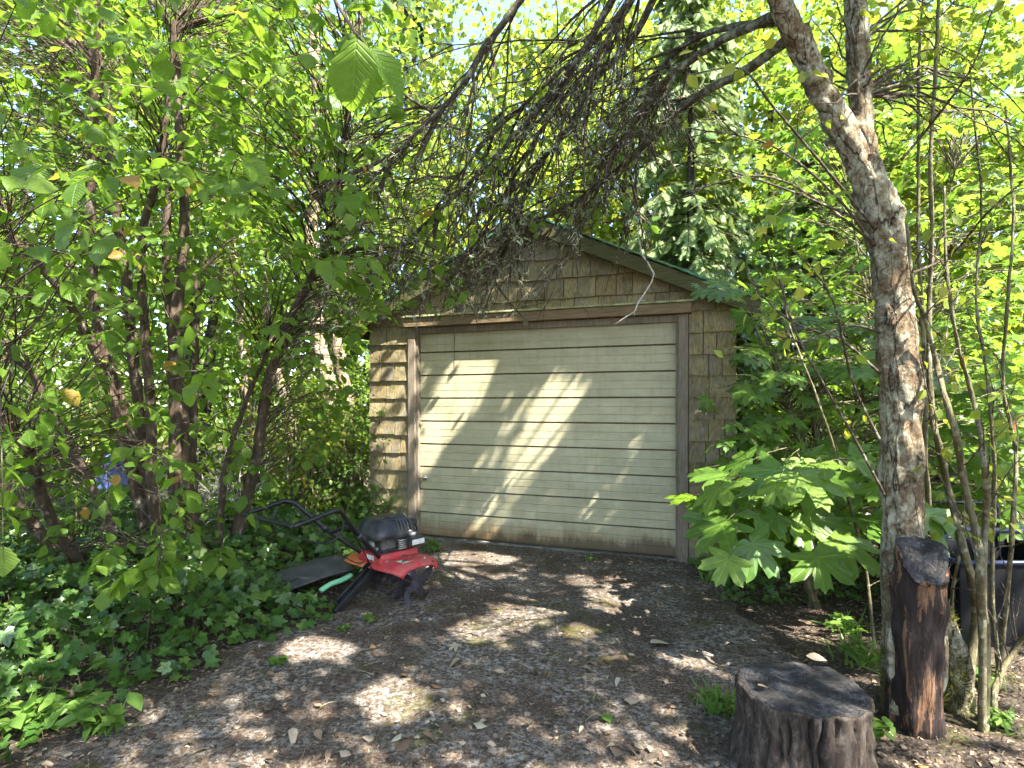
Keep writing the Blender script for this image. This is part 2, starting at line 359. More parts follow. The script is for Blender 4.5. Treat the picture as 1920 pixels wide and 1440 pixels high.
def m_door():
    b = NB('cream_door_paint'); p = b.obco(); sp = b.n('SeparateXYZ', Vector=p)
    n = b.noise(b.scale(p, 1.0, 1.0, 3.0), 2.2, 6.0, 0.65); f = b.noise(b.scale(p, 0.25, 1.0, 3.0), 45.0, 5.0, 0.7)
    col = b.mix(b.ramp(n, (0.35, 0.0), (0.7, 1.0)), (0.415, 0.375, 0.24), (0.31, 0.28, 0.16))
    col = b.mix(1.0, col, b.ramp(f, (0.3, 0.84), (0.7, 1.05)), 'MULTIPLY')
    col = b.mix(b.math('MULTIPLY', b.ramp(b.noise(b.scale(p, 3.0, 1.0, 0.6), 5.0, 7.0, 0.72), (0.5, 0.0), (0.72, 1.0)), 0.5), col, (0.20, 0.185, 0.105))
    # rust and damp stain rising from the bottom edge, strongest at the right-hand end
    hz = b.math('ADD', sp.outputs[2], b.math('MULTIPLY', b.math('SUBTRACT', b.noise(b.scale(p, 1.0, 1.0, 0.25), 9.0, 6.0, 0.75), 0.5), 0.34))
    st = b.ramp(hz, (0.0, 1.0), (0.07, 0.75), (0.22, 0.0))
    col = b.mix(b.math('MULTIPLY', st, 0.85), col, (0.17, 0.085, 0.03))
    bl = b.math('MULTIPLY', b.ramp(b.math('ADD', hz, b.math('MULTIPLY', sp.outputs[0], -0.035)), (-0.08, 1.0), (0.07, 0.0)), b.ramp(sp.outputs[0], (0.35, 0.0), (0.6, 1.0)))
    col = b.mix(b.math('MULTIPLY', bl, 0.65), col, (0.045, 0.034, 0.018))
    # rusty runs
    run = b.math('MULTIPLY', b.ramp(b.noise(b.scale(p, 14.0, 1.0, 0.5), 3.0, 3.0, 0.6), (0.66, 0.0), (0.72, 0.45)), b.ramp(sp.outputs[2], (0.1, 1.0), (0.5, 0.0)))
    col = b.mix(run, col, (0.25, 0.15, 0.05))
    return b.done(b.bsdf(col, 0.5, b.bump(f, 0.25, 0.003), spec=0.3))
def m_sawn():
    b = NB('dark_sawn_wood'); p = b.obco()
    ra = b.n('VectorMath', {'operation': 'LENGTH'}, i0=b.scale(p, 1, 1, 0)).outputs['Value']
    ra = b.math('ADD', ra, b.math('MULTIPLY', b.noise(p, 8.0, 4.0), 0.05))
    rg = b.math('ABSOLUTE', b.math('SINE', b.math('MULTIPLY', ra, 190.0)))
    n = b.noise(p, 14.0, 7.0, 0.7)
    col = b.ramp(n, (0.3, (0.010, 0.009, 0.008)), (0.52, (0.028, 0.025, 0.023)), (0.75, (0.11, 0.104, 0.098)))
    col = b.mix(1.0, col, b.ramp(rg, (0.0, 0.55), (0.5, 1.15)), 'MULTIPLY')
    sw = b.noise(b.scale(p, 0.8, 9.0, 1), 12.0, 3.0)
    sx = b.n('SeparateXYZ', Vector=p); an = b.math('ARCTAN2', sx.outputs[1], sx.outputs[0])
    pv = b.n('CombineXYZ', X=b.math('MULTIPLY', an, 2.6), Y=b.math('MULTIPLY', ra, 5.0))
    cr = b.ramp(b.math('ABSOLUTE', b.math('SUBTRACT', b.noise(pv, 2.2, 5.0, 0.6), 0.5)), (0.0, 0.0), (0.02, 1.0))
    col = b.mix(b.math('MULTIPLY', b.math('SUBTRACT', 1.0, cr), 0.8), col, (0.012, 0.010, 0.009))
    return b.done(b.bsdf(col, 0.8, b.bump(b.math('ADD', b.math('MULTIPLY', cr, 0.6), b.math('ADD', sw, b.math('MULTIPLY', rg, 0.2))), 0.7, 0.008), spec=0.2))
def m_char():
    b = NB('weathered_heartwood'); p = b.pos(); q = b.scale(p, 1, 1, 0.16)
    n = b.noise(q, 38.0, 6.0, 0.6, 0.4); m = b.noise(b.scale(p, 1, 1, 0.13), 24.0, 6.0, 0.68, 0.7)
    col = b.ramp(n, (0.3, (0.009, 0.006, 0.005)), (0.6, (0.026, 0.017, 0.013)), (0.78, (0.06, 0.038, 0.028)))
    col = b.mix(b.ramp(m, (0.515, 0.0), (0.57, 0.85)), col, b.ramp(n, (0.35, (0.095, 0.045, 0.022)), (0.7, (0.21, 0.115, 0.06))))
    return b.done(b.bsdf(col, 0.85, b.bump(b.math('ADD', n, b.math('MULTIPLY', m, 0.6)), 0.9, 0.012), spec=0.2))
def m_stumpbark():
    b = NB('furrowed_stump_bark'); p = b.obco(); q = b.scale(p, 1, 1, 0.3)
    n = b.noise(q, 34.0, 9.0, 0.78, 0.9)
    col = b.ramp(n, (0.32, (0.012, 0.009, 0.007)), (0.5, (0.05, 0.038, 0.029)), (0.75, (0.17, 0.14, 0.112)))
    return b.done(b.bsdf(col, 0.9, b.bump(n, 1.0, 0.015), spec=0.15))
def m_roof():
    b = NB('green_roofing'); p = b.obco(); n = b.noise(p, 120.0, 3.0, 0.7)
    col = b.ramp(n, (0.3, (0.03, 0.085, 0.045)), (0.7, (0.07, 0.19, 0.10)))
    col = b.mix(b.ramp(b.noise(p, 3.0, 6.0, 0.7), (0.5, 0.0), (0.65, 0.8)), col, (0.10, 0.12, 0.03))
    return b.done(b.bsdf(col, 0.8, b.bump(n, 0.5, 0.004)))
def m_red():
    b = NB('scuffed_red_paint'); p = b.obco(); sp = b.n('SeparateXYZ', Vector=b.n('NewGeometry').outputs['Normal'])
    n = b.noise(p, 26.0, 7.0, 0.7)
    col = b.mix(b.ramp(n, (0.3, 0.0), (0.7, 1.0)), (0.30, 0.022, 0.025), (0.46, 0.04, 0.045))
    d = b.math('MULTIPLY', b.ramp(b.noise(p, 11.0, 6.0, 0.75), (0.46, 0.0), (0.66, 1.0)), 0.55)
    col = b.mix(d, col, (0.22, 0.13, 0.09))
    return b.done(b.bsdf(col, b.math('ADD', 0.42, b.math('MULTIPLY', d, 0.5)), b.bump(n, 0.15, 0.002)))
def m_treebark():
    b = NB('lichened_bark'); p = b.pos(); q = b.scale(p, 1, 1, 0.55)
    wq = b.n('VectorMath', {'operation': 'ADD'}, i0=q, i1=b.scale(b.n('TexNoise', Scale=30.0, Detail=4.0).outputs[1], .03, .03, .03)).outputs[0]
    n1 = b.noise(q, 60.0, 6.0, 0.7, 0.3); n2 = b.noise(p, 24.0, 7.0, 0.72, 0.6); n3 = b.noise(b.shift(p, 4.0), 6.0, 4.0, 0.6)
    col = b.ramp(n1, (0.3, (0.05, 0.028, 0.013)), (0.5, (0.125, 0.085, 0.047)), (0.72, (0.22, 0.17, 0.11)))
    pal = b.ramp(n1, (0.3, (0.20, 0.185, 0.10)), (0.55, (0.35, 0.335, 0.235)), (0.75, (0.48, 0.475, 0.385)))
    k = b.ramp(b.math('ADD', n2, b.math('MULTIPLY', b.math('SUBTRACT', n3, 0.5), 0.5)), (0.44, 0.0), (0.60, 1.0))
    col = b.mix(b.math('MULTIPLY', k, 0.85), col, pal)
    fis = b.ramp(b.vor(b.scale(wq, 1, 1, 0.30), 17.0, 'DISTANCE_TO_EDGE'), (0.0, 0.0), (0.035, 1.0))
    brk = b.ramp(b.noise(b.shift(p, 9.0), 8.0, 3.0), (0.42, 0.0), (0.55, 1.0))
    col = b.mix(b.math('MULTIPLY', b.math('SUBTRACT', 1.0, fis), brk), col, (0.025, 0.015, 0.009))
    gm = b.ramp(b.noise(b.shift(p, 2.0), 5.0, 5.0, 0.7), (0.60, 0.0), (0.72, 0.6)); col = b.mix(gm, col, (0.12, 0.11, 0.03))
    h = b.math('ADD', b.math('MULTIPLY', fis, 0.7), b.math('ADD', n1, b.math('MULTIPLY', n2, 0.8)))
    return b.done(b.bsdf(col, 0.88, b.bump(h, 1.0, 0.014), spec=0.15))
M['tree_bark'] = m_treebark()
M.update(soil=m_soil(), pad=m_pad(), shingle=m_shingle(), door=m_door(), sawn=m_sawn(), char=m_char(), stumpbark=m_stumpbark(), roof=m_roof(), red=m_red())
M['trim'] = m_trim('grey_brown_trim', (0.10, 0.075, 0.052), (0.18, 0.145, 0.105), (0.27, 0.23, 0.175))
M['header'] = m_trim('header_board', (0.09, 0.06, 0.03), (0.18, 0.125, 0.07), (0.26, 0.20, 0.12), 'x')
M['fascia'] = m_trim('mossy_fascia', (0.035, 0.034, 0.014), (0.068, 0.064, 0.026), (0.115, 0.10, 0.05), 'x')
M['black'] = plain('black_enamel', (0.007, 0.007, 0.009), 0.42, 0.0, 0.3, 40.0, dirt=(0.022, 0.02, 0.017))
M['blackplastic'] = plain('black_plastic', (0.016, 0.017, 0.019), 0.5, 0.0, 0.3, 25.0, 0.002, dirt=(0.085, 0.078, 0.066))
M['alu'] = plain('dirty_aluminium', (0.30, 0.28, 0.25), 0.5, 0.7, 0.4, 45.0, 0.003, dirt=(0.05, 0.035, 0.022))
M['casting'] = plain('oily_grey_casting', (0.11, 0.10, 0.09), 0.6, 0.2, 0.5, 40.0, 0.004, dirt=(0.03, 0.024, 0.018))
M['chrome'] = plain('chrome', (0.6, 0.6, 0.6), 0.25, 1.0, 0.2, 30.0)
M['orange'] = plain('faded_orange_plastic', (0.50, 0.13, 0.04), 0.55, 0.0, 0.25, 20.0, dirt=(0.25, 0.11, 0.05))
M['whitelabel'] = plain('white_label', (0.6, 0.6, 0.56), 0.6, 0.0, 0.2, 60.0, dirt=(0.35, 0.30, 0.22))
M['greenlabel'] = plain('pale_green_label', (0.42, 0.48, 0.34), 0.6, 0.0, 0.2, 60.0)
M['steel'] = plain('worn_tine_steel', (0.07, 0.062, 0.075), 0.5, 0.5, 0.5, 30.0, 0.003, dirt=(0.05, 0.03, 0.02))
M['rubber'] = plain('grey_rubber', (0.045, 0.047, 0.048), 0.75, 0.0, 0.4, 16.0, 0.004, dirt=(0.09, 0.085, 0.07))
M['greenplastic'] = plain('green_plastic', (0.16, 0.42, 0.22), 0.4, 0.0, 0.2, 20.0)
M['bluetube'] = plain('blue_black_tube', (0.018, 0.024, 0.055), 0.3, 0.0, 0.25, 30.0)
M['bluetarp'] = plain('blue_tarp', (0.06, 0.08, 0.17), 0.55, 0.0, 0.5, 12.0)
M['concrete'] = plain('pale_concrete', (0.38, 0.37, 0.35), 0.85, 0.0, 0.3, 14.0, 0.004)
M['darkwall'] = plain('dark_board', (0.10, 0.075, 0.05), 0.9, 0.0, 0.4, 8.0)
M['tub'] = NB('matt_black_plastic'); M['tub'] = M['tub'].done(M['tub'].bsdf((0.005, 0.005, 0.006), 0.7, None, 0.0, 0.12))
M['ink'] = plain('black_ink', (0.012, 0.012, 0.012), 0.6, 0.0, 0.1)

# ------------------------------------------------------------------ leaf templates (midrib along +y, face up +z)
def ovate(steps, width=0.42, point=0.35, fold=0.12, curl=0.18, serr=0.0, widest=0.5):
    v = []; uv = []
    ts = np.linspace(0, 1, steps + 1)
    for i, t in enumerate(ts):
        a = (t / widest) if t < widest else (1 - t) / (1 - widest)
        wd = width * (max(a, 0) ** (0.55 if t < widest else 0.55 + point)) if 0 < t < 1 else (0.0 if t == 1 else 0.06 * width)
        if serr and 0 < i < steps: wd *= 1 + (serr if i % 2 else -serr)
        z = -curl * t * t
        for sgn in (-1, 0, 1):
            v.append((sgn * wd, t, z + abs(sgn) * (fold * wd - 0.10 * wd * wd / width))); uv.append((0.5 + sgn * wd, t))
    tr = []
    for i in range(steps):
        a = i * 3; b = a + 3
        if i == steps - 1: tr += [(a, a + 1, b + 1), (a + 1, a + 2, b + 1)]
        else: tr += [(a, a + 1, b + 1), (a, b + 1, b), (a + 1, a + 2, b + 2), (a + 1, b + 2, b + 1)]
    return np.array(v, float), np.array(tr), np.array(uv, float)
def polar(half, cup=0.16, fold=0.05, waves=0.0):
    pts = [(a, r) for a, r in half] + [(-a, r) for a, r in half[::-1] if 0 < a < 180]
    v = [(0, 0, 0)]; uv = [(0.5, 0.5)]
    for i, (a, r) in enumerate(pts):
        th = math.radians(a); x, y = r * math.sin(th), r * math.cos(th)
        z = -cup * r * r + fold * abs(x) + waves * math.sin(i * 2.4)
        v.append((x, y, z)); uv.append((0.5 + x * 0.45, 0.5 + y * 0.45))
    n = len(pts)
    tr = [(0, 1 + (i + 1) % n, 1 + i) for i in range(n)]
    return np.array(v, float), np.array(tr), np.array(uv, float)
MAPLE = [(0, 1.0), (7, 0.86), (14, 0.88), (18, 0.68), (24, 0.47), (32, 0.72), (38, 0.86), (48, 0.98), (55, 0.82), (63, 0.82), (69, 0.60), (77, 0.42), (88, 0.58), (96, 0.68), (106, 0.76), (116, 0.56), (138, 0.30), (163, 0.22), (180, 0.10)]
MAPLE_S = [(0, 1.0), (15, 0.78), (23, 0.47), (37, 0.82), (48, 0.96), (63, 0.76), (77, 0.40), (104, 0.74), (135, 0.32), (180, 0.12)]
IVY = [(0, 0.66), (18, 0.46), (32, 0.34), (52, 0.54), (70, 0.40), (88, 0.31), (118, 0.43), (148, 0.36), (180, 0.16)]
T_HAZ = ovate(9, 0.46, 0.15, 0.14, 0.20, 0.05, 0.58)
T_HAZ2 = ovate(9, 0.42, 0.20, 0.30, 0.38, 0.05, 0.55)
T_HAZ3 = ovate(9, 0.38, 0.25, 0.42, 0.10, 0.06, 0.5); T_HAZ4 = ovate(9, 0.48, 0.12, 0.05, 0.55, 0.06, 0.6)
for T_, k_ in ((T_HAZ2, 0.10), (T_HAZ3, -0.12), (T_HAZ4, 0.08)): T_[0][:, 0] += k_ * T_[0][:, 1] ** 2; T_[0][:, 2] += 0.03 * np.sin(T_[0][:, 1] * 9 + T_[0][:, 0] * 7)
T_HAZM = ovate(4, 0.46, 0.15, 0.16, 0.25, 0.0, 0.58)
T_FAR = ovate(2, 0.40, 0.3, 0.15, 0.15)
T_OV = ovate(5, 0.34, 0.3, 0.18, 0.25, 0.0, 0.45)
T_MAP = polar(MAPLE, 0.20, 0.05, 0.018)
T_MAP2 = polar(MAPLE, 0.38, 0.12, 0.025)
T_MAP3 = polar(MAPLE, 0.10, -0.10, 0.04); T_MAP3[0][:, 2] += 0.10 * T_MAP3[0][:, 1] * T_MAP3[0][:, 0]
T_MAPS = polar(MAPLE_S, 0.22, 0.06)
T_IVY = polar(IVY, 0.10, 0.10, 0.008)
T_IVY2 = polar(IVY, 0.28, 0.02, 0.012)
def blade(wd=0.05):
    v = np.array([(-wd, 0, 0), (wd, 0, 0), (0.6 * wd, 0.55, 0.0), (-0.6 * wd, 0.55, 0.0), (0, 1, -0.12)], float)
    return v, np.array([(0, 1, 2), (0, 2, 3), (3, 2, 4)]), np.array([(0.4, 0), (0.6, 0), (0.6, .5), (0.4, .5), (0.5, 1)], float)
T_CURL = ovate(4, 0.30, 0.3, 0.55, 0.6, 0.12, 0.45); T_CURL2 = ovate(3, 0.42, 0.1, -0.35, 0.25, 0.25, 0.6)
T_BLADE = blade(0.05); T_NEEDLE = blade(0.09)
def frond():
    v = []; t = []; uv = []
    def bl(p, d, l, wdt):
        p = np.array(p, float); d = np.array(d, float); d /= np.linalg.norm(d); s = np.array((-d[1], d[0], 0)) * wdt; k = len(v)
        v.extend([p - s, p + s, p + d * l + (0, 0, -0.12 * l)]); uv.extend([(0.4, 0), (0.6, 0), (0.5, 1)]); t.append((k, k + 1, k + 2))
    bl((0, 0, 0), (0, 1, 0), 1.0, 0.025)
    for i in range(9):
        y = 0.1 + i * 0.09; l = 0.42 * (1 - 0.75 * y)
        for sg in (-1, 1): bl((0, y, -0.1 * y), (sg * 0.9, 0.75, 0), l, 0.045)
    return np.array(v), np.array(t), np.array(uv)
T_FROND = frond()

def frames(d, n):
    d = nrm(d); n = nrm(n - (n * d).sum(-1, keepdims=True) * d); x = np.cross(d, n)
    return np.stack([x, d, n], -1)
UP = np.array([0, 0, 1.0])

def spray(P, D, L, k=7, lsize=0.09, droop=0.25, geo=None, tw=0.0022, mtw=0, flat=0.85, jit=0.35, lat=0.85, hang=0.30, sides=3):
    """twigs with two rows of leaves: returns leaf positions, frames, sizes"""
    N = len(P); D = nrm(D); L = np.broadcast_to(np.asarray(L, float), (N,))
    side = nrm(np.cross(D, UP) + 1e-5)
    t = np.linspace(0, 1, 4)
    path = P[:, None, :] + D[:, None, :] * (L[:, None] * t)[:, :, None] - UP * (droop * L[:, None] * t ** 2)[:, :, None]
    if geo is not None: geo.tubes(path, (tw * (1.3 - t))[None], sides, mtw)
    pos = []; R = []; S = []
    for j in range(k):
        tt = (j + 0.6) / k + U(-0.04, 0.04, N)
        b = P + D * (L * tt)[:, None] - UP * (droop * L * tt * tt)[:, None]
        sg = 1 if j % 2 else -1
        tan = nrm(D - UP * (2 * droop * tt)[:, None])
        if j == k - 1: dr = tan + rng.normal(0, 0.25, (N, 3))
        else: dr = tan * 0.55 + side * sg * lat + rng.normal(0, jit, (N, 3)) * 0.7
        dr = nrm(dr - UP * hang * U(0.3, 1.7, (N, 1)))
        no = UP * flat + rng.normal(0, jit, (N, 3)) + side * sg * 0.15
        sz = lsize * U(0.65, 1.2, N) * (0.75 + 0.35 * np.sin(np.pi * np.clip(tt, 0, 1)))
        pos.append(b + dr * 0.012); R.append(frames(dr, no)); S.append(sz)
    return np.concatenate(pos), np.concatenate(R), np.concatenate(S)

def infront(pos, x0=0, x1=1920, y0=0, y1=1440):
    px, py = proj(pos); return (px > x0) & (px < x1) & (py > y0) & (py < y1) & (pos[:, 1] > 0.1)

def leaf_objects(parent, name, tms, mat, pos, R, S, n, extra=None):
    """the n leaves that show largest become leaf objects of their own; returns a mask of the others"""
    vis = infront(pos); score = np.where(vis, S / np.maximum(pos[:, 1], 0.2), 0)
    if extra is not None: score = score * extra
    order = np.argsort(-score)[:n]; order = order[score[order] > 0]
    meshes = []
    for tm in tms:
        g = Geo(); g.add(tm[0], tris=tm[1], uv=tm[2], rnd=0.0); meshes.append(g.mesh(name, mat, True))
    pm = parent.matrix_world if parent is not None else None
    base = Vector(parent.location) if parent is not None else Vector()
    for i in order:
        o = bpy.data.objects.new(name, meshes[int(rng.integers(len(meshes)))]); COL.objects.link(o); o.parent = parent
        m4 = Matrix(((*(R[i, 0] * S[i]), pos[i, 0] - base.x), (*(R[i, 1] * S[i]), pos[i, 1] - base.y), (*(R[i, 2] * S[i]), pos[i, 2] - base.z), (0, 0, 0, 1)))
        o.matrix_local = m4
    rest = np.ones(len(pos), bool); rest[order] = False
    return rest

def nearest_link(geo, nodes, targets, r0, r1, m=0, sag=0.12, sides=4, mind=0.0):
    """thin branches from the nearest stem node to each target"""
    if len(targets) == 0: return
    d = np.linalg.norm(nodes[None] - targets[:, None] + np.array([0, 0, 0.35]), axis=2)
    src = nodes[np.argmin(d, 1)]
    t = np.linspace(0, 1, 7)[None, :, None]
    a = src[:, None]; b = targets[:, None]
    le = np.linalg.norm(targets - src, axis=1)[:, None, None]
    p = a * (1 - t) + b * t + UP * (np.sin(t * np.pi) * sag * le) + rng.normal(0, 0.025, (len(targets), 7, 3)) * le * np.sin(t * np.pi)
    geo.tubes(p, np.linspace(r0, r1, 7)[None], sides, m)

def sub(o):                                   # vertices of a thing are stored relative to its base
    return np.array(o.location)
def put(g, name, mats, parent, smooth=True):
    """world-space geometry hung under a thing whose base is not at the origin"""
    b = sub(parent)
    g.V = [v - b.astype(np.float32) for v in g.V]
    o = g.obj(name, mats, parent, smooth)
    if name in ('twigs', 'branches', 'limbs', 'shoots', 'boughs', 'stems', 'leaves', 'foliage', 'low_branches'): o['kind'] = 'stuff'   # countless fine pieces
    return o

# ------------------------------------------------------------------ ground
def axis(lo, hi, c0, c1, step, n):
    a = np.arange(c0, c1 + 1e-6, step)
    e = (np.geomspace(1, 1 + (hi - c1), n) - 1)[1:] + c1
    f = c0 - ((np.geomspace(1, 1 + (c0 - lo), n) - 1)[1:])
    return np.concatenate([f[::-1], a, e])
xs = axis(-150, 150, -5, 5, 0.10, 24); ys = axis(-60, 300, 0.4, 9, 0.10, 24)
X, Yg = np.meshgrid(xs, ys, indexing='ij'); Z = gz(X, Yg)
Z = np.where((X > -1.45) & (X < 1.5) & (Yg < 5.9), np.minimum(Z, -0.012), Z)
Z = np.where((np.abs(X) > 9) | (Yg > 12) | (Yg < -3), np.clip(Z, -0.01, 0.1), Z)
idx = np.arange(X.size).reshape(X.shape)
g = Geo(); g.add(np.stack([X, Yg, Z], -1).reshape(-1, 3), quads=np.stack([idx[:-1, :-1], idx[1:, :-1], idx[1:, 1:], idx[:-1, 1:]], -1).reshape(-1, 4))
ground = g.obj('ground', M['soil'], None, True); ground['kind'] = 'structure'

# the concrete pad in front of the garage: uneven edges, a low wavy surface
ny = 130; nx = 70
yy = np.linspace(-2.0, 6.3, ny)
left = np.interp(yy, [-2, 2.2, 2.8, 3.5, 4.2, 5.2, 6.3], [-2.1, -1.85, -1.72, -1.45, -1.2, -1.1, -1.15]) + 0.07 * np.sin(yy * 5.1) + 0.04 * np.sin(yy * 13)
right = np.interp(yy, [-2, 2.4, 3.4, 4.2, 5.0, 6.3], [1.6, 1.45, 1.55, 1.62, 1.66, 1.7]) + 0.06 * np.sin(yy * 4.3 + 1) + 0.03 * np.sin(yy * 11)
uu = np.linspace(0, 1, nx)[:, None]
PX = left[None] * (1 - uu) + right[None] * uu; PY = np.broadcast_to(yy[None], PX.shape)
PZ = 0.006 + 0.004 * np.sin(2.7 * PX + PY) + 0.003 * np.sin(7 * PY - 3 * PX)
edge = np.minimum(uu, 1 - uu) * 2; PZ = PZ - 0.03 * np.clip(1 - edge / 0.06, 0, 1)
idx = np.arange(PX.size).reshape(PX.shape)
g = Geo(); g.add(np.stack([PX, PY, PZ], -1).reshape(-1, 3), quads=np.stack([idx[:-1, :-1], idx[1:, :-1], idx[1:, 1:], idx[:-1, 1:]], -1).reshape(-1, 4))
pad = g.obj('driveway', M['pad'], None, True); pad['kind'] = 'structure'

# ------------------------------------------------------------------ garage (local: x along the front, y inwards, z up)
GO = np.array([-0.964, 5.96, 0.0]); GA = math.atan2(-0.3477, 0.938)
GX = np.array([math.cos(GA), math.sin(GA), 0]); GY = np.array([-math.sin(GA), math.cos(GA), 0])
def glocal(P): d = P - GO; return np.stack([d @ GX, d @ GY, d[..., 2]], -1)
def gworld(x, y, z): return GO + GX * x + GY * y + UP * z
DW, DH = 2.56, 2.13; WL, WR, DEP = -0.54, 3.02, 5.4
RX, RZ, SL = 1.24, 3.12, 0.46
def roofz(x): return RZ - SL * abs(x - RX)
M['groove'] = plain('grimy_groove', (0.12, 0.085, 0.04), 0.85, 0.0, 0.4, 20.0)
gar = thing('garage', 'small cedar shingled garage with cream overhead door and green edged gable roof', 'garage', tuple(GO), GA)
g = Geo()
g.prism([(WL, 0), (-0.02, 0), (-0.02, DH + 0.05), (WL, DH + 0.05)], 0.0, 0.09)
g.prism([(DW + 0.02, 0), (WR, 0), (WR, DH + 0.05), (DW + 0.02, DH + 0.05)], 0.0, 0.09)
zc = DH + 0.052
g.prism([(WL, zc), (WR, zc), (WR, roofz(WR) - 0.05), (RX, RZ - 0.05), (WL, roofz(WL) - 0.05)], 0.0, 0.09)
front = g.obj('front_wall', M['darkwall'], gar)
for nm, lo, hi in (('side_wall', (WL, 0.092, 0), (WL + 0.09, DEP, roofz(WL) - 0.06)), ('side_wall', (WR - 0.09, 0.092, 0), (WR, DEP, roofz(WR) - 0.06))):
    Geo().box(lo, hi).obj(nm, M['shingle'], gar)
Geo().prism([(WL, 0), (WR, 0), (WR, roofz(WR) - 0.06), (RX, RZ - 0.06), (WL, roofz(WL) - 0.06)], DEP + 0.002, DEP + 0.09).obj('back_wall', M['darkwall'], gar)
# shingles, each a tapered piece of its own, cut to the rake where they meet it
def clip_roof(poly):
    for sg in (1, -1):
        out = []
        f = lambda q: (RZ - 0.055 - SL * sg * (q[0] - RX)) - q[1]
        for i in range(len(poly)):
            a, b = poly[i], poly[(i + 1) % len(poly)]; fa, fb = f(a), f(b)
            if fa >= 0: out.append(a)
            if fa * fb < 0:
                t = fa / (fa - fb); out.append((a[0] + t * (b[0] - a[0]), a[1] + t * (b[1] - a[1])))
        poly = out
        if len(poly) < 3: return []
    return poly
EXP = 0.184
def course(x0, x1, z, zt, zb=None):
    x = x0
    while x < x1 - 0.005:
        wd = U(0.12, 0.34) if x1 - x0 > 1 else U(0.10, 0.22)
        if x1 - (x + wd) < 0.07: wd = x1 - x
        dz = U(-0.006, 0.006); gap = 0.0032
        poly = clip_roof([(x + gap, max(z + dz, zb or 0.0)), (x + wd - gap, max(z + dz + U(-0.003, 0.003), zb or 0.0)), (x + wd - gap, zt), (x + gap, zt)])
        if len(poly) >= 3:
            th = U(0.026, 0.036); tz = [p[1] for p in poly]; b0, t0 = z, z + EXP + 0.03
            ys_ = [-0.004 - th * (1 - 0.85 * (q - b0) / (t0 - b0)) for q in tz]
            c = np.mean(poly, axis=0)
            o = Geo().prism([(p[0] - c[0], p[1] - c[1]) for p in poly], ys_, -0.001).obj('shingle', M['shingle'], front)
            o.location = (c[0], 0, c[1])
        x += wd
z = 0.03 - EXP * 0
rows = 17
for i in range(rows):
    z = -0.06 + i * EXP; zt = z + EXP + 0.012
    if z + EXP < DH + 0.15:
        course(WL - 0.012, -0.088, z, zt, 0.02); course(DW + 0.088, WR + 0.012, z, zt, 0.02)
        if zt > DH + 0.17: course(-0.088, DW + 0.088, DH + 0.115, zt)
    else: course(WL - 0.012, WR + 0.012, z, zt, 0)
# trim, header, drip cap
for x0, x1 in ((-0.085, -0.004), (DW + 0.004, DW + 0.085)):
    bevel(Geo().box((x0, -0.042, 0.0), (x1, -0.001, DH)).obj('jamb_trim', M['trim'], gar))
for x0, x1 in ((-0.003, 0.02), (DW - 0.02, DW + 0.003)):
    Geo().box((x0, -0.02, 0.0), (x1, 0.085, DH - 0.001)).obj('door_jamb', M['trim'], gar)
bevel(Geo().box((-0.115, -0.082, DH + 0.002), (DW + 0.115, -0.001, DH + 0.092)).obj('header_board', M['header'], gar))
bevel(Geo().box((-0.13, -0.10, DH + 0.094), (DW + 0.13, -0.0015, DH + 0.112)).obj('drip_cap', plain('mossy_cap', (0.30, 0.30, 0.14), 0.85, 0, 0.4, 14.0, 0.004, dirt=(0.09, 0.10, 0.02)), gar), 0.003)
Geo().box((0.021, -0.012, DH - 0.062), (DW - 0.021, 0.02, DH - 0.002)).obj('head_stop', M['trim'], gar)
Geo().box((WL - 0.02, -0.02, -0.05), (WR + 0.02, 0.2, 0.016)).obj('sill_slab', plain('dirty_sill', (0.16, 0.145, 0.12), 0.9, 0, 0.5, 12.0, 0.004, dirt=(0.05, 0.045, 0.02)), gar)
# overhead door: nine boards, each with three ribs above a deep shadow groove
door = link('overhead_door', None, gar); door.location = (0.022, 0.03, 0.022)
pw = DW - 0.044; ph = (DH - 0.05) / 9
for k in range(9):
    prof = [(0.024, 0.0), (0.024, 0.015)]
    lap = (ph - 0.015) / 3
    for j in range(3):
        b0 = 0.015 + j * lap
        prof += [(0.0, b0), (0.0015, b0 + lap - 0.004), (0.0058, b0 + lap - 0.0035), (0.0058, b0 + lap)] if j < 2 else [(0.0, b0), (0.002, b0 + lap)]
    g = Geo(); n = len(prof)
    v = [(0, y, z) for y, z in prof] + [(pw, y, z) for y, z in prof]
    qd = [(i, n + i, n + i + 1, i + 1) for i in range(n - 1)]
    g.add(v, quads=qd[2:], m=0); g.add(v, quads=qd[:2], m=1)
    g.box((0, 0.025, 0.0005), (pw, 0.04, ph - 0.0005))
    o = g.obj('door_board', [M['door'], M['groove']], door); o.location = (0, 0, k * ph)
    for q in o.data.polygons: pass
# the paint stains follow the whole door, so every board shares the door's own coordinates
for o in door.children:
    dz = o.location.z
    for v in o.data.vertices: v.co.z += dz
    o.location.z = 0
g = Geo(); g.tube([(0.05, -0.002, 0.585), (0.05, -0.03, 0.585)], 0.013, 10); g.tube([(0.012, -0.034, 0.580), (0.05, -0.038, 0.585), (0.098, -0.034, 0.59)], [0.006, 0.011, 0.006], 8, n=9)
g.tube([(0.05, 0.0, 0.585), (0.05, -0.006, 0.585)], 0.028, 14)
g.obj('handle', M['chrome'], door, True)
Geo().tube([(0.385, -0.004, 2.06), (0.383, -0.004, 1.72)], 0.0022, 5).obj('thin_line', M['grey_twig'], door)  # thin vertical line down the upper boards, built as a tube
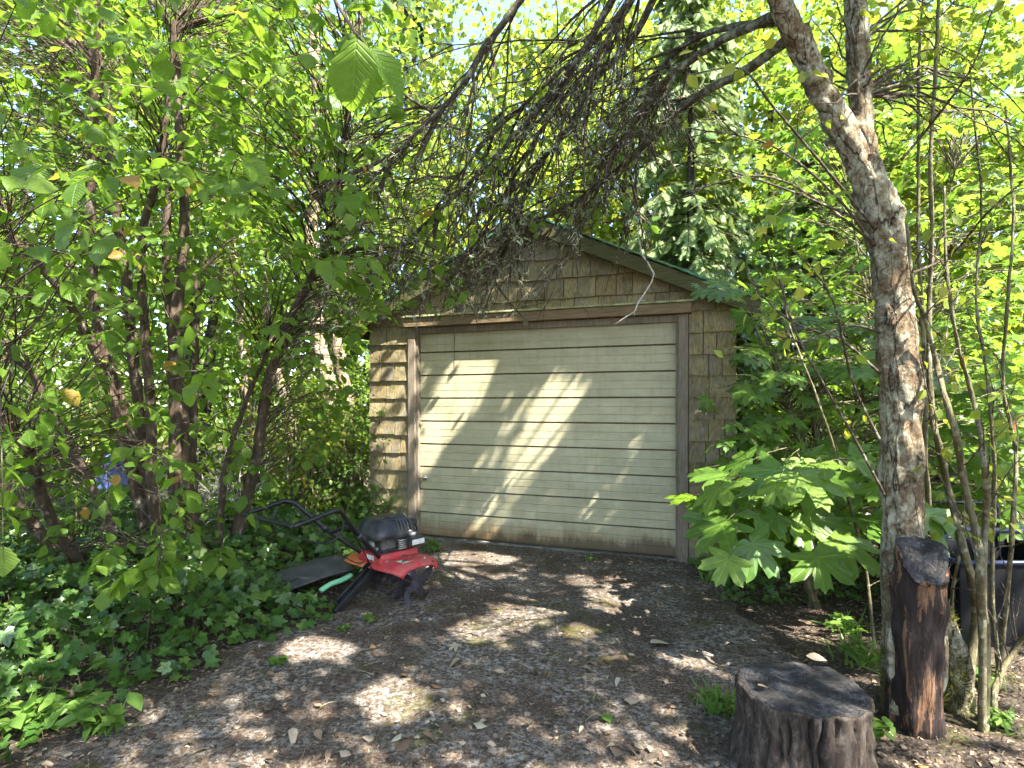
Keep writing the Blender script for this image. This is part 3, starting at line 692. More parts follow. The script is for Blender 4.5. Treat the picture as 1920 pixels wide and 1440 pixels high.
# roof
roof = link('roof', None, gar)
EX0, EX1 = -0.71, 3.19; Y0, Y1 = -0.15, DEP + 0.2
for sg in (-1, 1):
    xe = EX0 if sg < 0 else EX1; ze = roofz(xe)
    Geo().prism([(RX, RZ - 0.028), (xe, ze - 0.028), (xe, ze - 0.046), (RX, RZ - 0.046)][::1 if sg > 0 else -1], Y0 + 0.03, Y1).obj('roof_boarding', M['darkwall'], roof)
    # roofing sheet with a ragged front edge
    n = 60; t = np.linspace(0, 1, n); xx = RX + (xe + sg * 0.02 - RX) * t; zz = RZ - SL * np.abs(xx - RX)
    e = Y0 - 0.012 + 0.006 * np.sin(t * 60) + rng.normal(0, 0.004, n)
    g = Geo(); top = np.stack([xx, e, zz], 1); bk = np.stack([xx, np.full(n, Y1), zz], 1)
    dn = np.array([0, 0.0, -0.027]); lip = top + np.array([0, -0.004, -0.018]) + rng.normal(0, 0.0025, (n, 3))
    v = np.concatenate([top, bk, lip, bk + dn, lip + np.array([0, 0.012, -0.008])]); i = np.arange(n - 1)
    g.add(v, quads=np.concatenate([np.stack([i, i + 1, n + i + 1, n + i], 1), np.stack([2 * n + i, 2 * n + i + 1, i + 1, i], 1), np.stack([4 * n + i, 4 * n + i + 1, 2 * n + i + 1, 2 * n + i], 1)]))
    g.obj('roofing_sheet', M['roof'], roof)
    off = 0.032; dp = 0.135
    bevel(Geo().prism([(RX + sg * 0.001, RZ - off), (xe, ze - off), (xe, ze - off - dp * 0.93), (RX + sg * 0.001, RZ - off - dp * 1.03)][::1 if sg > 0 else -1], Y0 + 0.002, Y0 + 0.028).obj('rake_board', M['fascia'], roof))
    Geo().box((min(xe, xe + sg * 0.022), Y0 + 0.03, ze - 0.17), (max(xe, xe + sg * 0.022), Y1, ze - 0.03)).obj('eave_board', M['fascia'], roof)
    for yy_ in np.arange(0.02, 4.5, 0.6):
        xw = WL if sg < 0 else WR
        Geo().prism([(xw, roofz(xw) - 0.05), (xe - sg * 0.004, ze - 0.05), (xe - sg * 0.004, ze - 0.13), (xw, roofz(xw) - 0.15)][::1 if sg > 0 else -1], yy_, yy_ + 0.045).obj('rafter_tail', M['darkwall'], roof)

# ------------------------------------------------------------------ tiller (local: x forwards, y to its left, z up)
TA = math.radians(50); TB = gpt(735, 1115); TB[2] = 0.0
til = thing('tiller', 'red and black petrol garden tiller with bent tubular handlebar parked beside the ivy', 'tiller', tuple(TB), TA)
def arm(s_): return [(-0.10, s_ * 0.085, 0.24), (-0.20, s_ * 0.11, 0.33), (-0.40, s_ * 0.19, 0.50), (-0.60, s_ * 0.27, 0.705), (-0.66, s_ * 0.285, 0.722), (-0.90, s_ * 0.29, 0.675), (-0.925, s_ * 0.27, 0.672)]
g = Geo(); hp = [np.array(p) for p in arm(1)] + [np.array(p) for p in arm(-1)[::-1]]
seg = []
for a, b in zip(hp[:-1], hp[1:]): seg += [a * (1 - t) + b * t for t in (0, 0.33, 0.66)]
seg.append(hp[-1]); g.tube(spline(np.array(seg), 120), 0.0145, 10)
hb = g.obj('handlebar', M['black'], til, True)
for s_ in (1, -1):
    p = np.array(arm(s_)); g = Geo(); g.tube([p[2] + (0, 0, 0), p[2] + (-0.03, s_ * 0.012, 0.03)], 0.021, 10); g.tube([p[2] + (0, -0.03, 0.01), p[2] + (0, 0.03, 0.01)], 0.008, 6)
    g.obj('clamp_knob', M['blackplastic'], hb, True)
Geo().tube([(-0.72, 0.255, 0.70), (-0.76, 0.25, 0.60), (-0.74, 0.24, 0.555), (-0.70, 0.0, 0.52), (-0.66, -0.19, 0.515), (-0.58, -0.23, 0.56), (-0.56, -0.245, 0.65)], 0.0055, 6, n=40).obj('control_bail', M['black'], hb, True)
Geo().tube([(-0.5, -0.22, 0.60), (-0.36, -0.17, 0.40), (-0.25, -0.13, 0.25), (-0.12, -0.12, 0.24), (0.0, -0.14, 0.31)], 0.004, 5, n=30).obj('throttle_cable', M['black'], til, True)
Geo().tube([(-0.38, 0.16, 0.485), (-0.34, 0.05, 0.53), (-0.32, -0.08, 0.50), (-0.30, -0.13, 0.42)], 0.011, 8, n=20).obj('handle_brace', M['black'], til, True)
g = Geo(); g.obox((-0.28, -0.02, 0.14), (0.20, 0, 0.135), (0, 0.016, 0), (-0.013, 0, 0.02)); g.obox((-0.28, 0.018, 0.145), (0.15, 0, 0.10), (0, 0.008, 0), (-0.02, 0, 0.028))
bevel(g.obj('depth_stake', M['black'], til), 0.003)
def shield(y0, y1, mat_, nm):
    n, m_ = 20, 16; g = Geo(); v = []
    for i in range(n):
        for j in range(m_):
            u, q = i / (n - 1), j / (m_ - 1)
            x = -0.23 + 0.42 * u; y = y0 + (y1 - y0) * q
            rr = 0.5 * abs(2 * u - 1) ** 5 + 0.5 * q ** 5
            x = -0.02 + (x + 0.02) * (1 - 0.30 * q ** 7); zz = 0.275 - 0.032 * max(0, 1 - u / 0.22) ** 2 - 0.034 * max(0, (q - 0.78) / 0.22) ** 2 - 0.035 * max(0, (u - 0.8) / 0.2) ** 2 + 0.012 * math.sin(u * 3)
            v.append((x, y, zz))
    ix = np.arange(n * m_).reshape(n, m_); q = np.stack([ix[:-1, :-1], ix[1:, :-1], ix[1:, 1:], ix[:-1, 1:]], -1).reshape(-1, 4)
    g.add(v, quads=q); o = g.obj(nm, mat_, til, True)
    md = o.modifiers.new('thick', 'SOLIDIFY'); md.thickness = 0.012; md.offset = -1
    return o
sh_r = shield(-0.04, -0.32, M['red'], 'tine_shield'); sh_r['label'] = 'scuffed red tine shield'
sh_l = shield(0.04, 0.32, M['orange'], 'tine_shield'); sh_l['label'] = 'faded orange tine shield'
g = Geo(); g.box((-0.20, -0.13, 0.262), (0.14, 0.13, 0.335)); bevel(g.obj('gear_cover', M['red'], til), 0.02, 3)
lab = Geo().add([(-0.185, -0.325, 0), (0, 0, 0), (0, 0, 0)]) if False else None
g = Geo(); g.obox((-0.07, -0.235, 0.2965), (0.055, 0, 0), (0, 0.035, 0), (0, 0, 0.0012)); l1 = g.obj('safety_label', M['greenlabel'], til)
g = Geo()
for a, b in (((-0.10, -0.25), (-0.085, -0.22)), ((-0.085, -0.22), (-0.075, -0.245)), ((-0.075, -0.245), (-0.06, -0.22)), ((-0.105, -0.235), (-0.055, -0.233))):
    g.tube([(a[0], a[1], 0.2985), (b[0], b[1], 0.2985)], 0.003, 4)
g.obj('label_print', M['ink'], l1)
Geo().box((-0.203, -0.06, 0.295), (-0.2005, 0.02, 0.325)).obj('rating_label', M['whitelabel'], til)
eng = link('engine', None, til); eng.location = (-0.02, 0.03, 0)
bevel(Geo().box((-0.125, -0.115, 0.337), (0.12, 0.115, 0.43)).obj('crankcase', M['casting'], eng), 0.02, 3)
bevel(Geo().box((-0.14, -0.13, 0.336), (0.13, 0.13, 0.358)).obj('engine_base', M['blackplastic'], eng), 0.006, 2)
g = Geo(); g.tube([(-0.145, -0.02, 0.385), (-0.16, -0.02, 0.385)], 0.04, 16); g.tube([(-0.14, -0.075, 0.36), (-0.155, -0.075, 0.36)], 0.016, 10)
for i in range(5): g.box((-0.02, -0.165, 0.35 + i * 0.014), (0.10, -0.128, 0.357 + i * 0.014))
g.obj('cylinder_casting', M['alu'], eng, True)
# shroud: a domed cover made of stacked rounded outlines
def dome(cx, cy, a, b, zs, k):
    th = np.linspace(0, 2 * np.pi, 40, endpoint=False); v = []; q = []
    for z_, s_ in zs:
        cx_ = np.sign(np.cos(th)) * np.abs(np.cos(th)) ** k; cy_ = np.sign(np.sin(th)) * np.abs(np.sin(th)) ** k
        v += [(cx + a * s_ * p, cy + b * s_ * r, z_) for p, r in zip(cx_, cy_)]
    n = len(zs); ix = np.arange(n * 40).reshape(n, 40)
    q = np.stack([ix[:-1], np.roll(ix[:-1], -1, 1), np.roll(ix[1:], -1, 1), ix[1:]], -1).reshape(-1, 4)
    t = [(ix[-1, 0], ix[-1, j], ix[-1, j + 1]) for j in range(1, 39)]
    return Geo().add(v, quads=q, tris=t)
sh = dome(-0.01, 0, 0.185, 0.16, [(0.428, 0.96), (0.434, 1.0), (0.466, 0.99), (0.50, 0.90), (0.538, 0.78), (0.552, 0.72), (0.556, 0.3)], 0.48).obj('engine_shroud', M['blackplastic'], eng, True)
for i in range(5):
    p = spline([(-0.02 + i * 0.028, -0.158, 0.47), (-0.02 + i * 0.028, -0.135, 0.53), (-0.02 + i * 0.026, -0.08, 0.562), (-0.02 + i * 0.024, -0.01, 0.560)], 12)
    Geo().tube(p, 0.0075, 6).obj('shroud_rib', M['rubber'], sh, True)
dome(0.15, -0.03, 0.055, 0.085, [(0.47, 0.9), (0.48, 1.0), (0.515, 0.98), (0.527, 0.85), (0.53, 0.3)], 0.7).obj('fuel_cap', M['blackplastic'], eng, True)
g = Geo(); g.tube([(-0.08, -0.05, 0.548), (-0.03, -0.11, 0.556), (0.0, -0.13, 0.53)], 0.012, 8, n=10); g.obj('starter_grip', M['black'], eng, True)
g = Geo(); g.box((0.04, -0.215, 0.365), (0.17, -0.135, 0.425)); ac = bevel(g.obj('air_cleaner', M['blackplastic'], eng), 0.01, 2)
Geo().box((0.05, -0.2172, 0.375), (0.16, -0.2152, 0.41)).obj('air_cleaner_label', M['whitelabel'], ac)
g = Geo(); g.tube([(0.09, -0.17, 0.426), (0.09, -0.17, 0.455)], 0.028, 12); g.tube([(0.09, -0.17, 0.455), (0.06, -0.14, 0.47)], 0.014, 8); g.obj('carburettor', M['alu'], eng, True)
Geo().tube([(0.10, -0.12, 0.40), (0.19, -0.10, 0.46), (0.17, 0.0, 0.50)], 0.005, 6, n=14).obj('spark_lead', M['ink'], eng, True)
for bx_, by_ in ((-0.12, -0.26), (0.06, -0.28), (0.10, -0.12), (-0.16, -0.15), (0.02, -0.17)):
    Geo().tube([(bx_, by_, 0.285), (bx_, by_, 0.300)], 0.009, 6).obj('bolt', M['chrome'], til)
for s_ in (1, -1):
    Geo().tube([(-0.13, s_ * 0.125, 0.27), (-0.13, s_ * 0.085, 0.27)], 0.012, 6).obj('bolt', M['chrome'], til)
Geo().tube([(-0.62, 0.27, 0.70), (-0.45, 0.20, 0.50), (-0.33, 0.12, 0.33), (-0.22, 0.06, 0.26), (-0.12, 0.05, 0.33)], 0.004, 5, n=30).obj('clutch_cable', M['black'], til, True)
Geo().tube([(0.0, -0.25, 0.135), (0.0, 0.25, 0.135)], 0.014, 8).obj('axle', M['steel'], til, True)
bevel(Geo().box((-0.035, -0.03, 0.09), (0.035, 0.03, 0.26)).obj('gearbox', M['steel'], til), 0.008)
for j, y in enumerate((-0.27, -0.14, 0.14, 0.27)):
    g = Geo(); g.tube([(0, y - 0.006, 0.135), (0, y + 0.006, 0.135)], 0.055, 14)
    for k in range(4):
        a0 = k * math.pi / 2 + j * 0.5 + 0.4; bend = 0.055 if (k + j) % 2 else -0.055
        pts = []
        for t in np.linspace(0, 1, 9):
            r_ = 0.04 + 0.132 * t; a_ = a0 + 0.55 * t * t
            pts.append((r_ * math.cos(a_), y + bend * max(0, t - 0.45) ** 1.2 * 1.6, 0.135 + r_ * math.sin(a_)))
        pts = np.array(pts); wd = np.interp(np.linspace(0, 1, 9), [0, 0.6, 1], [0.022, 0.026, 0.008])
        tn = nrm(np.gradient(pts, axis=0)); yv = np.array([0, 1.0, 0]); sd_ = nrm(np.cross(tn, yv))
        v = np.concatenate([pts + sd_ * wd[:, None] + yv * 0.003, pts - sd_ * wd[:, None] + yv * 0.003, pts - sd_ * wd[:, None] - yv * 0.003, pts + sd_ * wd[:, None] - yv * 0.003])
        i = np.arange(8); q = np.concatenate([np.stack([a * 9 + i, a * 9 + i + 1, b * 9 + i + 1, b * 9 + i], 1) for a, b in ((0, 1), (1, 2), (2, 3), (3, 0))])
        g.add(v, quads=q)
    g.obj('tine_wheel', M['steel'], til)

# ------------------------------------------------------------------ small things on the left
mt = thing('rubber_mat', 'dark grey rubber mat lying half sunk in ivy behind the tiller', 'mat', tuple(gpt(560, 1110)), 0.62)
n = 24; g = Geo(); i, j = np.meshgrid(np.linspace(-0.34, 0.34, n), np.linspace(-0.2, 0.2, n), indexing='ij')
zz = 0.13 + 0.025 * np.sin(i * 6) + 0.02 * np.sin(j * 9 + 1) + 0.05 * i
ix = np.arange(n * n).reshape(n, n); g.add(np.stack([i, j, zz], -1).reshape(-1, 3), quads=np.stack([ix[:-1, :-1], ix[1:, :-1], ix[1:, 1:], ix[:-1, 1:]], -1).reshape(-1, 4))
o = g.obj('mat_sheet', M['rubber'], mt, True); md = o.modifiers.new('thick', 'SOLIDIFY'); md.thickness = 0.012
p0, p1 = at(600, 1108, 3.95), at(640, 1088, 4.05)
g = Geo(); g.tube([p0, p0 * 0.5 + p1 * 0.5 + (0, 0, 0.01), p1, p1 + (p1 - p0) * 0.5], 0.018, 10, n=16)
o = g.obj('plastic_tube', M['greenplastic'], None, True); tag(o, 'short pale green plastic tube in the ivy by the tiller', 'tube')
# blue tarpaulin bundle and a pale slab behind the left shrub
g = Geo(); c = at(225, 915, 6.4); n = 22; th, phi = np.meshgrid(np.linspace(0, 2 * np.pi, n, endpoint=False), np.linspace(0.02, np.pi - 0.02, 14), indexing='ij')
rr = 1 + 0.16 * np.sin(3 * th + 2 * phi) + 0.1 * np.sin(7 * th) * np.sin(5 * phi)
v = np.stack([c[0] + 0.20 * rr * np.sin(phi) * np.cos(th), c[1] + 0.2 * rr * np.sin(phi) * np.sin(th), 0.42 + 0.42 * rr * np.cos(phi)], -1)
ix = np.arange(n * 14).reshape(n, 14); g.add(v.reshape(-1, 3), quads=np.stack([ix[:, :-1], np.roll(ix, -1, 0)[:, :-1], np.roll(ix, -1, 0)[:, 1:], ix[:, 1:]], -1).reshape(-1, 4))
o = g.obj('tarpaulin_bundle', M['bluetarp'], None, False); tag(o, 'crumpled blue tarpaulin bundle glimpsed behind the left shrub stems', 'tarpaulin')
c = at(150, 1000, 5.4); g = Geo(); g.obox((c[0], c[1], 0.16), (0.42, 0.1, 0), (-0.05, 0.3, 0), (0, 0, 0.08)); o = bevel(g.obj('concrete_slab', M['concrete'], None), 0.015)
tag(o, 'pale grey concrete slab on the ground behind the leaning shrub stems', 'slab')

# ------------------------------------------------------------------ garden cart on the right
CB = np.array([2.78, 3.45, 0.0]); cart = thing('garden_cart', 'black garden cart with blue tubular handle loop behind the bark covered tree', 'cart', tuple(CB), 0.0)
g = Geo(); a, b = 0.38, 0.30; a2, b2 = 0.34, 0.26
for s_ in range(2):
    pass
T_ = [(-a, -b, 0.50), (a, -b, 0.50), (a, b, 0.50), (-a, b, 0.50)]; B_ = [(-a2, -b2, 0.03), (a2, -b2, 0.03), (a2, b2, 0.03), (-a2, b2, 0.03)]
sh_ = 0.985; Ti = [(x * 0.955, y * 0.95, z) for x, y, z in T_]; Bi = [(x * 0.95, y * 0.94, 0.05) for x, y, z in B_]
v = T_ + B_ + Ti + Bi; q = [(4 + i, 4 + (i + 1) % 4, (i + 1) % 4, i) for i in range(4)] + [(8 + i, 8 + (i + 1) % 4, 12 + (i + 1) % 4, 12 + i) for i in range(4)] + [(i, (i + 1) % 4, 8 + (i + 1) % 4, 8 + i) for i in range(4)] + [(7, 6, 5, 4), (12, 13, 14, 15)]
g.add(v, quads=q); bevel(g.obj('tub', M['tub'], cart), 0.012, 3)
g = Geo(); rp = [(-a, -b, 0.505), (a, -b, 0.505), (a, b, 0.505), (-a, b, 0.505), (-a, -b, 0.505)]
for p, r in zip(rp[:-1], rp[1:]): g.tube([p, r], 0.014, 8)
g.obj('rim_tube', M['bluetube'], cart, True)
def loop(x0, x1, y, z0, z1, r):
    return [(x0, y, z0), (x0, y, z1 - r), (x0 + r * 0.3, y, z1 - r * 0.3), (x0 + r, y, z1), (x1 - r, y, z1 - 0.01), (x1 - r * 0.3, y, z1 - r * 0.3), (x1, y, z1 - r), (x1, y, z0)]
Geo().tube(loop(-0.46, 0.31, -0.29, 0.44, 0.68, 0.07), 0.017, 10, n=60).obj('handle_loop', M['bluetube'], cart, True)
Geo().tube(loop(-0.44, 0.31, 0.28, 0.44, 0.74, 0.07), 0.011, 8, n=60).obj('handle_loop', M['black'], cart, True)
for s_ in (-1, 1):
    g = Geo(); g.tube([(s_ * 0.30, 0.1, 0.11), (s_ * 0.345, 0.1, 0.11)], 0.11, 20); g.obj('wheel', M['rubber'], cart, True)

# ------------------------------------------------------------------ wide sawn stump
def ripple(n, k, amp):
    th = np.linspace(0, 2 * np.pi, n, endpoint=False); r = np.zeros(n)
    for f in range(1, k): r += amp / f ** 0.7 * np.sin(f * th + U(0, 6.3))
    return th, r
SB = np.array([(1510 - 960) / F * 2.19, 2.19, 0.0]); st = thing('stump', 'wide low sawn stump with dark weathered top beside the tree', 'stump', tuple(SB), 0.0)
n = 200; th, rp_ = ripple(n, 9, 0.007); _, rf = ripple(n, 60, 0.010)
hs = np.concatenate([np.linspace(-0.05, 0.27, 22), [0.285, 0.296, 0.30]]); v = []
grooves = np.sort(U(0, 2 * np.pi, 23)); gdep = U(0.010, 0.040, 23); gwid = U(0.010, 0.028, 23)
blk = np.searchsorted(grooves, th) % 23; boff = U(-0.011, 0.011, 23)
fld = rng.normal(0, 1, (len(hs), n))
for _k in range(2): fld = (fld + np.roll(fld, 1, 1) + np.roll(fld, -1, 1) + np.roll(fld, 1, 0)) / 4
fld *= 0.010
for iz, z_ in enumerate(hs):
    f = 1 + 0.16 * (max(0, 0.16 - z_) / 0.16) ** 1.5
    wob = th[:, None] - grooves[None] + 0.035 * np.sin(z_ * 31 + np.arange(23) * 1.7)[None]
    gd = np.abs((wob + np.pi) % (2 * np.pi) - np.pi)
    gr = (gdep * np.exp(-(gd / gwid) ** 2)).max(1)
    kk = 1.0 if z_ < 0.275 else (0.7 if z_ < 0.292 else 0.35)
    rad = 0.228 * f + rp_ + (rf * 0.5 + boff[blk] + fld[iz] - gr) * kk - (0.008 if z_ > 0.298 else 0)
    v.append(np.stack([rad * np.cos(th), rad * np.sin(th), np.full(n, z_) + 0.006 * np.sin(th * 3) + 0.004 * np.sin(th * 11)], 1))
ix = np.arange(len(hs) * n).reshape(len(hs), n); g = Geo()
g.add(np.concatenate(v), quads=np.stack([ix[:-1], np.roll(ix[:-1], -1, 1), np.roll(ix[1:], -1, 1), ix[1:]], -1).reshape(-1, 4)); g.obj('bark', M['stumpbark'], st, True)
top = v[-1].copy(); g = Geo(); rings = []
for s_ in np.linspace(1, 0.04, 14):
    r_ = top * np.array([s_, s_, 1]); r_[:, 2] = 0.301 + (0.006 * np.sin(th * 3) + 0.004 * np.sin(th * 11)) * s_ + 0.004 * np.sin(9 * r_[:, 0] / 0.26) * (s_ < 0.95) + (0.0 if s_ > 0.99 else 0.0015); rings.append(r_)
ix = np.arange(14 * n).reshape(14, n)
g.add(np.concatenate(rings), quads=np.stack([ix[:-1], np.roll(ix[:-1], -1, 1), np.roll(ix[1:], -1, 1), ix[1:]], -1).reshape(-1, 4), tris=[(ix[-1, 0], ix[-1, j], ix[-1, j + 1]) for j in range(1, n - 1)])
g.obj('sawn_top', M['sawn'], st, True)

# ------------------------------------------------------------------ the lichened tree on the right
def rough_tube(path, rad, sides, n, seed, amp, lump=0.0, knots=()):
    r_ = np.random.default_rng(seed); p = spline(path, n); rr = np.interp(np.linspace(0, 1, n), np.linspace(0, 1, len(rad)), rad)
    g = Geo(); g.tubes(p[None], rr[None], sides, 0); v = g.V[0].reshape(n, sides, 3).astype(float)
    th = np.arange(sides) / sides * 2 * np.pi; s_ = np.linspace(0, 1, n)[:, None] * np.linalg.norm(np.diff(p, axis=0), axis=1).sum()
    d = np.zeros((n, sides))
    for k in range(26):
        f = r_.integers(1, 12); d += amp / (1 + 0.25 * f) * np.sin(f * th[None] + r_.uniform(4, 40) * s_ + r_.uniform(0, 6.3))
    d += r_.normal(0, amp * 0.35, (n, sides))
    for kt, ka, kh, kw in knots:
        da = (th[None] - ka + np.pi) % (2 * np.pi) - np.pi
        d += kh * np.exp(-((s_ / s_[-1] - kt) / kw) ** 2 - (da / 0.5) ** 2)
    v = p[:, None] + (v - p[:, None]) * (1 + d / rr[:, None])[:, :, None]
    g.V[0] = v.reshape(-1, 3).astype(np.float32); return g, v
TBASE = np.array([(1697 - 960) / F * 2.62, 2.62, 0.0])
tree = thing('tree', 'lichen mottled tree trunk forking near the top with a sawn off dark stem', 'tree', tuple(TBASE))
trunk_px = [(1712, 1375), (1700, 1250), (1692, 1000), (1690, 800), (1682, 640), (1668, 480), (1640, 370), (1615, 300)]
tp = [at(x, y, 2.62) for x, y in trunk_px]
g, _ = rough_tube(tp, [0.13, 0.096, 0.081, 0.081, 0.080, 0.073, 0.076, 0.062], 40, 240, 3, 0.0028, knots=[(0.36, 4.2, 0.025, 0.016), (0.52, 2.2, 0.02, 0.014), (0.66, 5.4, 0.018, 0.013), (0.80, 1.0, 0.03, 0.02), (0.84, 3.6, 0.03, 0.022), (0.27, 0.3, 0.02, 0.02)])
put(g, 'trunk', M['tree_bark'], tree)
l_px = [(1640, 380, 2.62), (1590, 260, 2.6), (1545, 180, 2.58), (1505, 95, 2.55), (1470, 20, 2.5), (1430, -120, 2.4), (1400, -420, 2.2), (1420, -900, 1.9)]
g, _ = rough_tube([at(*p) for p in l_px], [0.057, 0.055, 0.051, 0.048, 0.046, 0.042, 0.038, 0.03], 32, 170, 5, 0.0025, knots=[(0.2, 4.0, 0.02, 0.02), (0.33, 2.0, 0.025, 0.02)])
put(g, 'limb', M['tree_bark'], tree)
r_px = [(1640, 390, 2.62), (1622, 290, 2.64), (1612, 180, 2.66), (1608, 80, 2.68), (1600, -150, 2.7), (1640, -500, 2.6), (1700, -1000, 2.4)]
g, _ = rough_tube([at(*p) for p in r_px], [0.055, 0.05, 0.048, 0.046, 0.045, 0.04, 0.03], 28, 150, 8, 0.002)
put(g, 'limb', M['tree_bark'], tree)
# the sawn stem in front: dark bare wood with an inclined cut
sp_ = [at(1708, 1385, 2.50), at(1716, 1250, 2.46), at(1722, 1120, 2.44), at(1730, 1020, 2.42)]
g, v = rough_tube(sp_, [0.115, 0.098, 0.092, 0.093], 60, 90, 21, 0.003)
cn = nrm(np.array([-0.14, -0.78, 0.61])); c0 = at(1728, 1030, 2.43); ax = nrm(sp_[-1] - sp_[-2])
for i in range(len(v)):
    dd = (v[i] - c0) @ cn; over = dd > 0
    v[i][over] -= np.outer(dd[over] / (ax @ cn), ax)
g.V[0] = v.reshape(-1, 3).astype(np.float32)
stem = put(g, 'sawn_stem', M['char'], tree)
rim = v[-1]; cc = rim.mean(0); g = Geo(); R_ = []
for s_ in np.linspace(1.0, 0.05, 10): R_.append((rim - cc) * s_ + cn * (0.004 + 0.003 * math.sin(s_ * 9) - (0.004 if s_ > 0.99 else 0)))
ix = np.arange(600).reshape(10, 60)
g.add(np.concatenate(R_), quads=np.stack([ix[:-1], np.roll(ix[:-1], -1, 1), np.roll(ix[1:], -1, 1), ix[1:]], -1).reshape(-1, 4), tris=[(ix[-1, 0], ix[-1, j], ix[-1, j + 1]) for j in range(1, 59)])
o = g.obj('cut_face', M['sawn'], stem, True); o.location = cc - TBASE
# drying crack across the cut
g = Geo(); d1 = nrm(np.cross(cn, (1, 0.2, 0))); crk = [cc + cn * 0.006 + d1 * a + nrm(np.cross(cn, d1)) * b for a, b in ((0.0, 0.0), (-0.03, -0.006), (-0.06, -0.012), (-0.10, -0.02))]
g.tube(crk, [0.0015, 0.003, 0.004, 0.004], 5); put(g, 'crack', M['ink'], stem) if False else put(g, 'crack', M['ink'], tree)
for side, pts in (('l', [(1676, 1130), (1671, 1200), (1672, 1250), (1682, 1290), (1680, 1335)]), ('r', [(1768, 1140), (1769, 1220), (1764, 1270), (1752, 1310), (1750, 1350)])):
    g, _ = rough_tube([at(x, y, 2.47) for x, y in pts], [0.008, 0.02, 0.024, 0.022, 0.03], 14, 60, 31 if side == 'l' else 33, 0.0015)
    put(g, 'callus_ridge', M['tree_bark'], tree)
def lump_moss(c, rx, ry, rz, n, ln, geo):
    d = nrm(rng.normal(0, 1, (n, 3))); d[:, 2] = np.abs(d[:, 2]) - 0.25
    P = c + d * np.array([rx, ry, rz]) * U(0.85, 1.08, (n, 1)); dr = nrm(d + rng.normal(0, 0.45, (n, 3)) + UP * 0.25)
    geo.place(T_BLADE, P, frames(dr, rng.normal(0, 1, (n, 3))), ln * U(0.6, 1.4, n))
g, _ = rough_tube([at(1790, 1395, 2.62), at(1796, 1290, 2.62), at(1785, 1200, 2.60), at(1772, 1150, 2.58)], [0.075, 0.06, 0.045, 0.015], 20, 50, 41, 0.004)
put(g, 'root_flare', M['tree_bark'], tree)
g = Geo()
for t in np.linspace(0, 1, 9):
    lump_moss(at(1797 - 26 * t, 1345 - 185 * t, 2.60), 0.062 - 0.035 * t, 0.06 - 0.03 * t, 0.06, 420, 0.028, g)
for t in np.linspace(0, 1, 5): lump_moss(at(1668 - 4 * t, 1320 - 90 * t, 2.55), 0.03, 0.04, 0.05, 160, 0.025, g)
stuff(put(g, 'moss', M['moss'], tree))

# ------------------------------------------------------------------ chosen sun patches on door and pad: leaves that would shade them are left out
DOORPOLY = [[(846, 680), (930, 680), (908, 733), (858, 803), (823, 846), (784, 890), (784, 800), (815, 757)],
            [(1020, 715), (1090, 735), (1068, 780), (1021, 862), (990, 908), (928, 990), (904, 1040), (862, 1040), (912, 947), (951, 889), (971, 823), (1002, 764)]]
DOORSOFT = [[(960, 715), (1002, 722), (971, 811), (912, 908), (858, 1036), (815, 1036), (889, 889), (935, 807)],
            [(690, 640), (775, 640), (775, 1010), (690, 1010)],
            [(1196, 828), (1204, 832), (1090, 985), (1076, 985)]]
SPOTS = [(980, 1150, 45, 13), (905, 1183, 42, 12), (1010, 1138, 30, 9), (1150, 1118, 42, 10), (1195, 1146, 92, 11), (1262, 1172, 50, 17), (1345, 1213, 55, 12), (1215, 1190, 30, 10),
         (590, 1217, 50, 14), (735, 1318, 45, 28), (880, 1047, 52, 9), (925, 1050, 30, 7), (1090, 1090, 26, 6), (1170, 1092, 20, 6), (950, 1172, 30, 8), (1490, 1172, 25, 12), (1090, 1183, 22, 8), (1540, 1195, 22, 9), (1305, 1240, 30, 8), (870, 1078, 22, 6)]
def sun_gap(pos, R, S):
    """True for leaves to leave out, so the chosen sun patches stay lit"""
    bad = np.zeros(len(pos), bool); soft = U(0, 1, len(pos)) < 0.72
    for a, b in ((0, 0.5), (0, 0), (0, 1), (0.4, 0.5), (-0.4, 0.5)):
        P = pos + (R[:, :, 0] * a + R[:, :, 1] * b) * S[:, None]
        q = glocal(P); l = np.array([LIGHT @ GX, LIGHT @ GY, LIGHT[2]])
        t = (0.03 - q[:, 1]) / l[1]; hit = P + LIGHT * t[:, None]; px, py = proj(hit)
        okd = (hit[:, 2] > 0) & (t > 0)
        for poly in DOORPOLY: bad |= okd & inpoly(px, py, poly)
        for poly in DOORSOFT: bad |= okd & soft & inpoly(px, py, poly)
        t = -P[:, 2] / LIGHT[2]; hit = P + LIGHT * t[:, None]; px, py = proj(hit)
        for cx, cy_, rx, ry in SPOTS: bad |= ((px - cx) / (rx * 1.15)) ** 2 + ((py - cy_) / (ry * 1.35)) ** 2 < 1
    return bad

# ------------------------------------------------------------------ canopy of the lichened tree, mostly unseen, shaped to shade door and pad
def crown_points(c, r, n, clumps, spread, shell=0.5):
    d = nrm(rng.normal(0, 1, (clumps, 3))) * (U(shell ** 3, 1, (clumps, 1)) ** (1 / 3)) * np.asarray(r)
    i = rng.integers(clumps, size=n)
    return np.asarray(c) + d[i] + rng.normal(0, 1, (n, 3)) * np.asarray(spread)
def leaf_cloud(P, size, flat=0.7, out=None):
    n = len(P); dr = rng.normal(0, 1, (n, 3)) - UP * 0.5
    if out is not None: dr = dr * 0.7 + nrm(P - np.asarray(out))
    return P, frames(dr, UP * flat + rng.normal(0, 0.6, (n, 3))), size * U(0.6, 1.3, n)
rng = np.random.default_rng(5)
P = crown_points((2.2, 1.7, 5.9), (3.5, 3.1, 1.4), 25000, 420, (0.30, 0.30, 0.24), 0.2)
P = P[(P[:, 2] > 4.3)]
hx = P + LIGHT * ((1.8 - P[:, 2]) / LIGHT[2])[:, None]
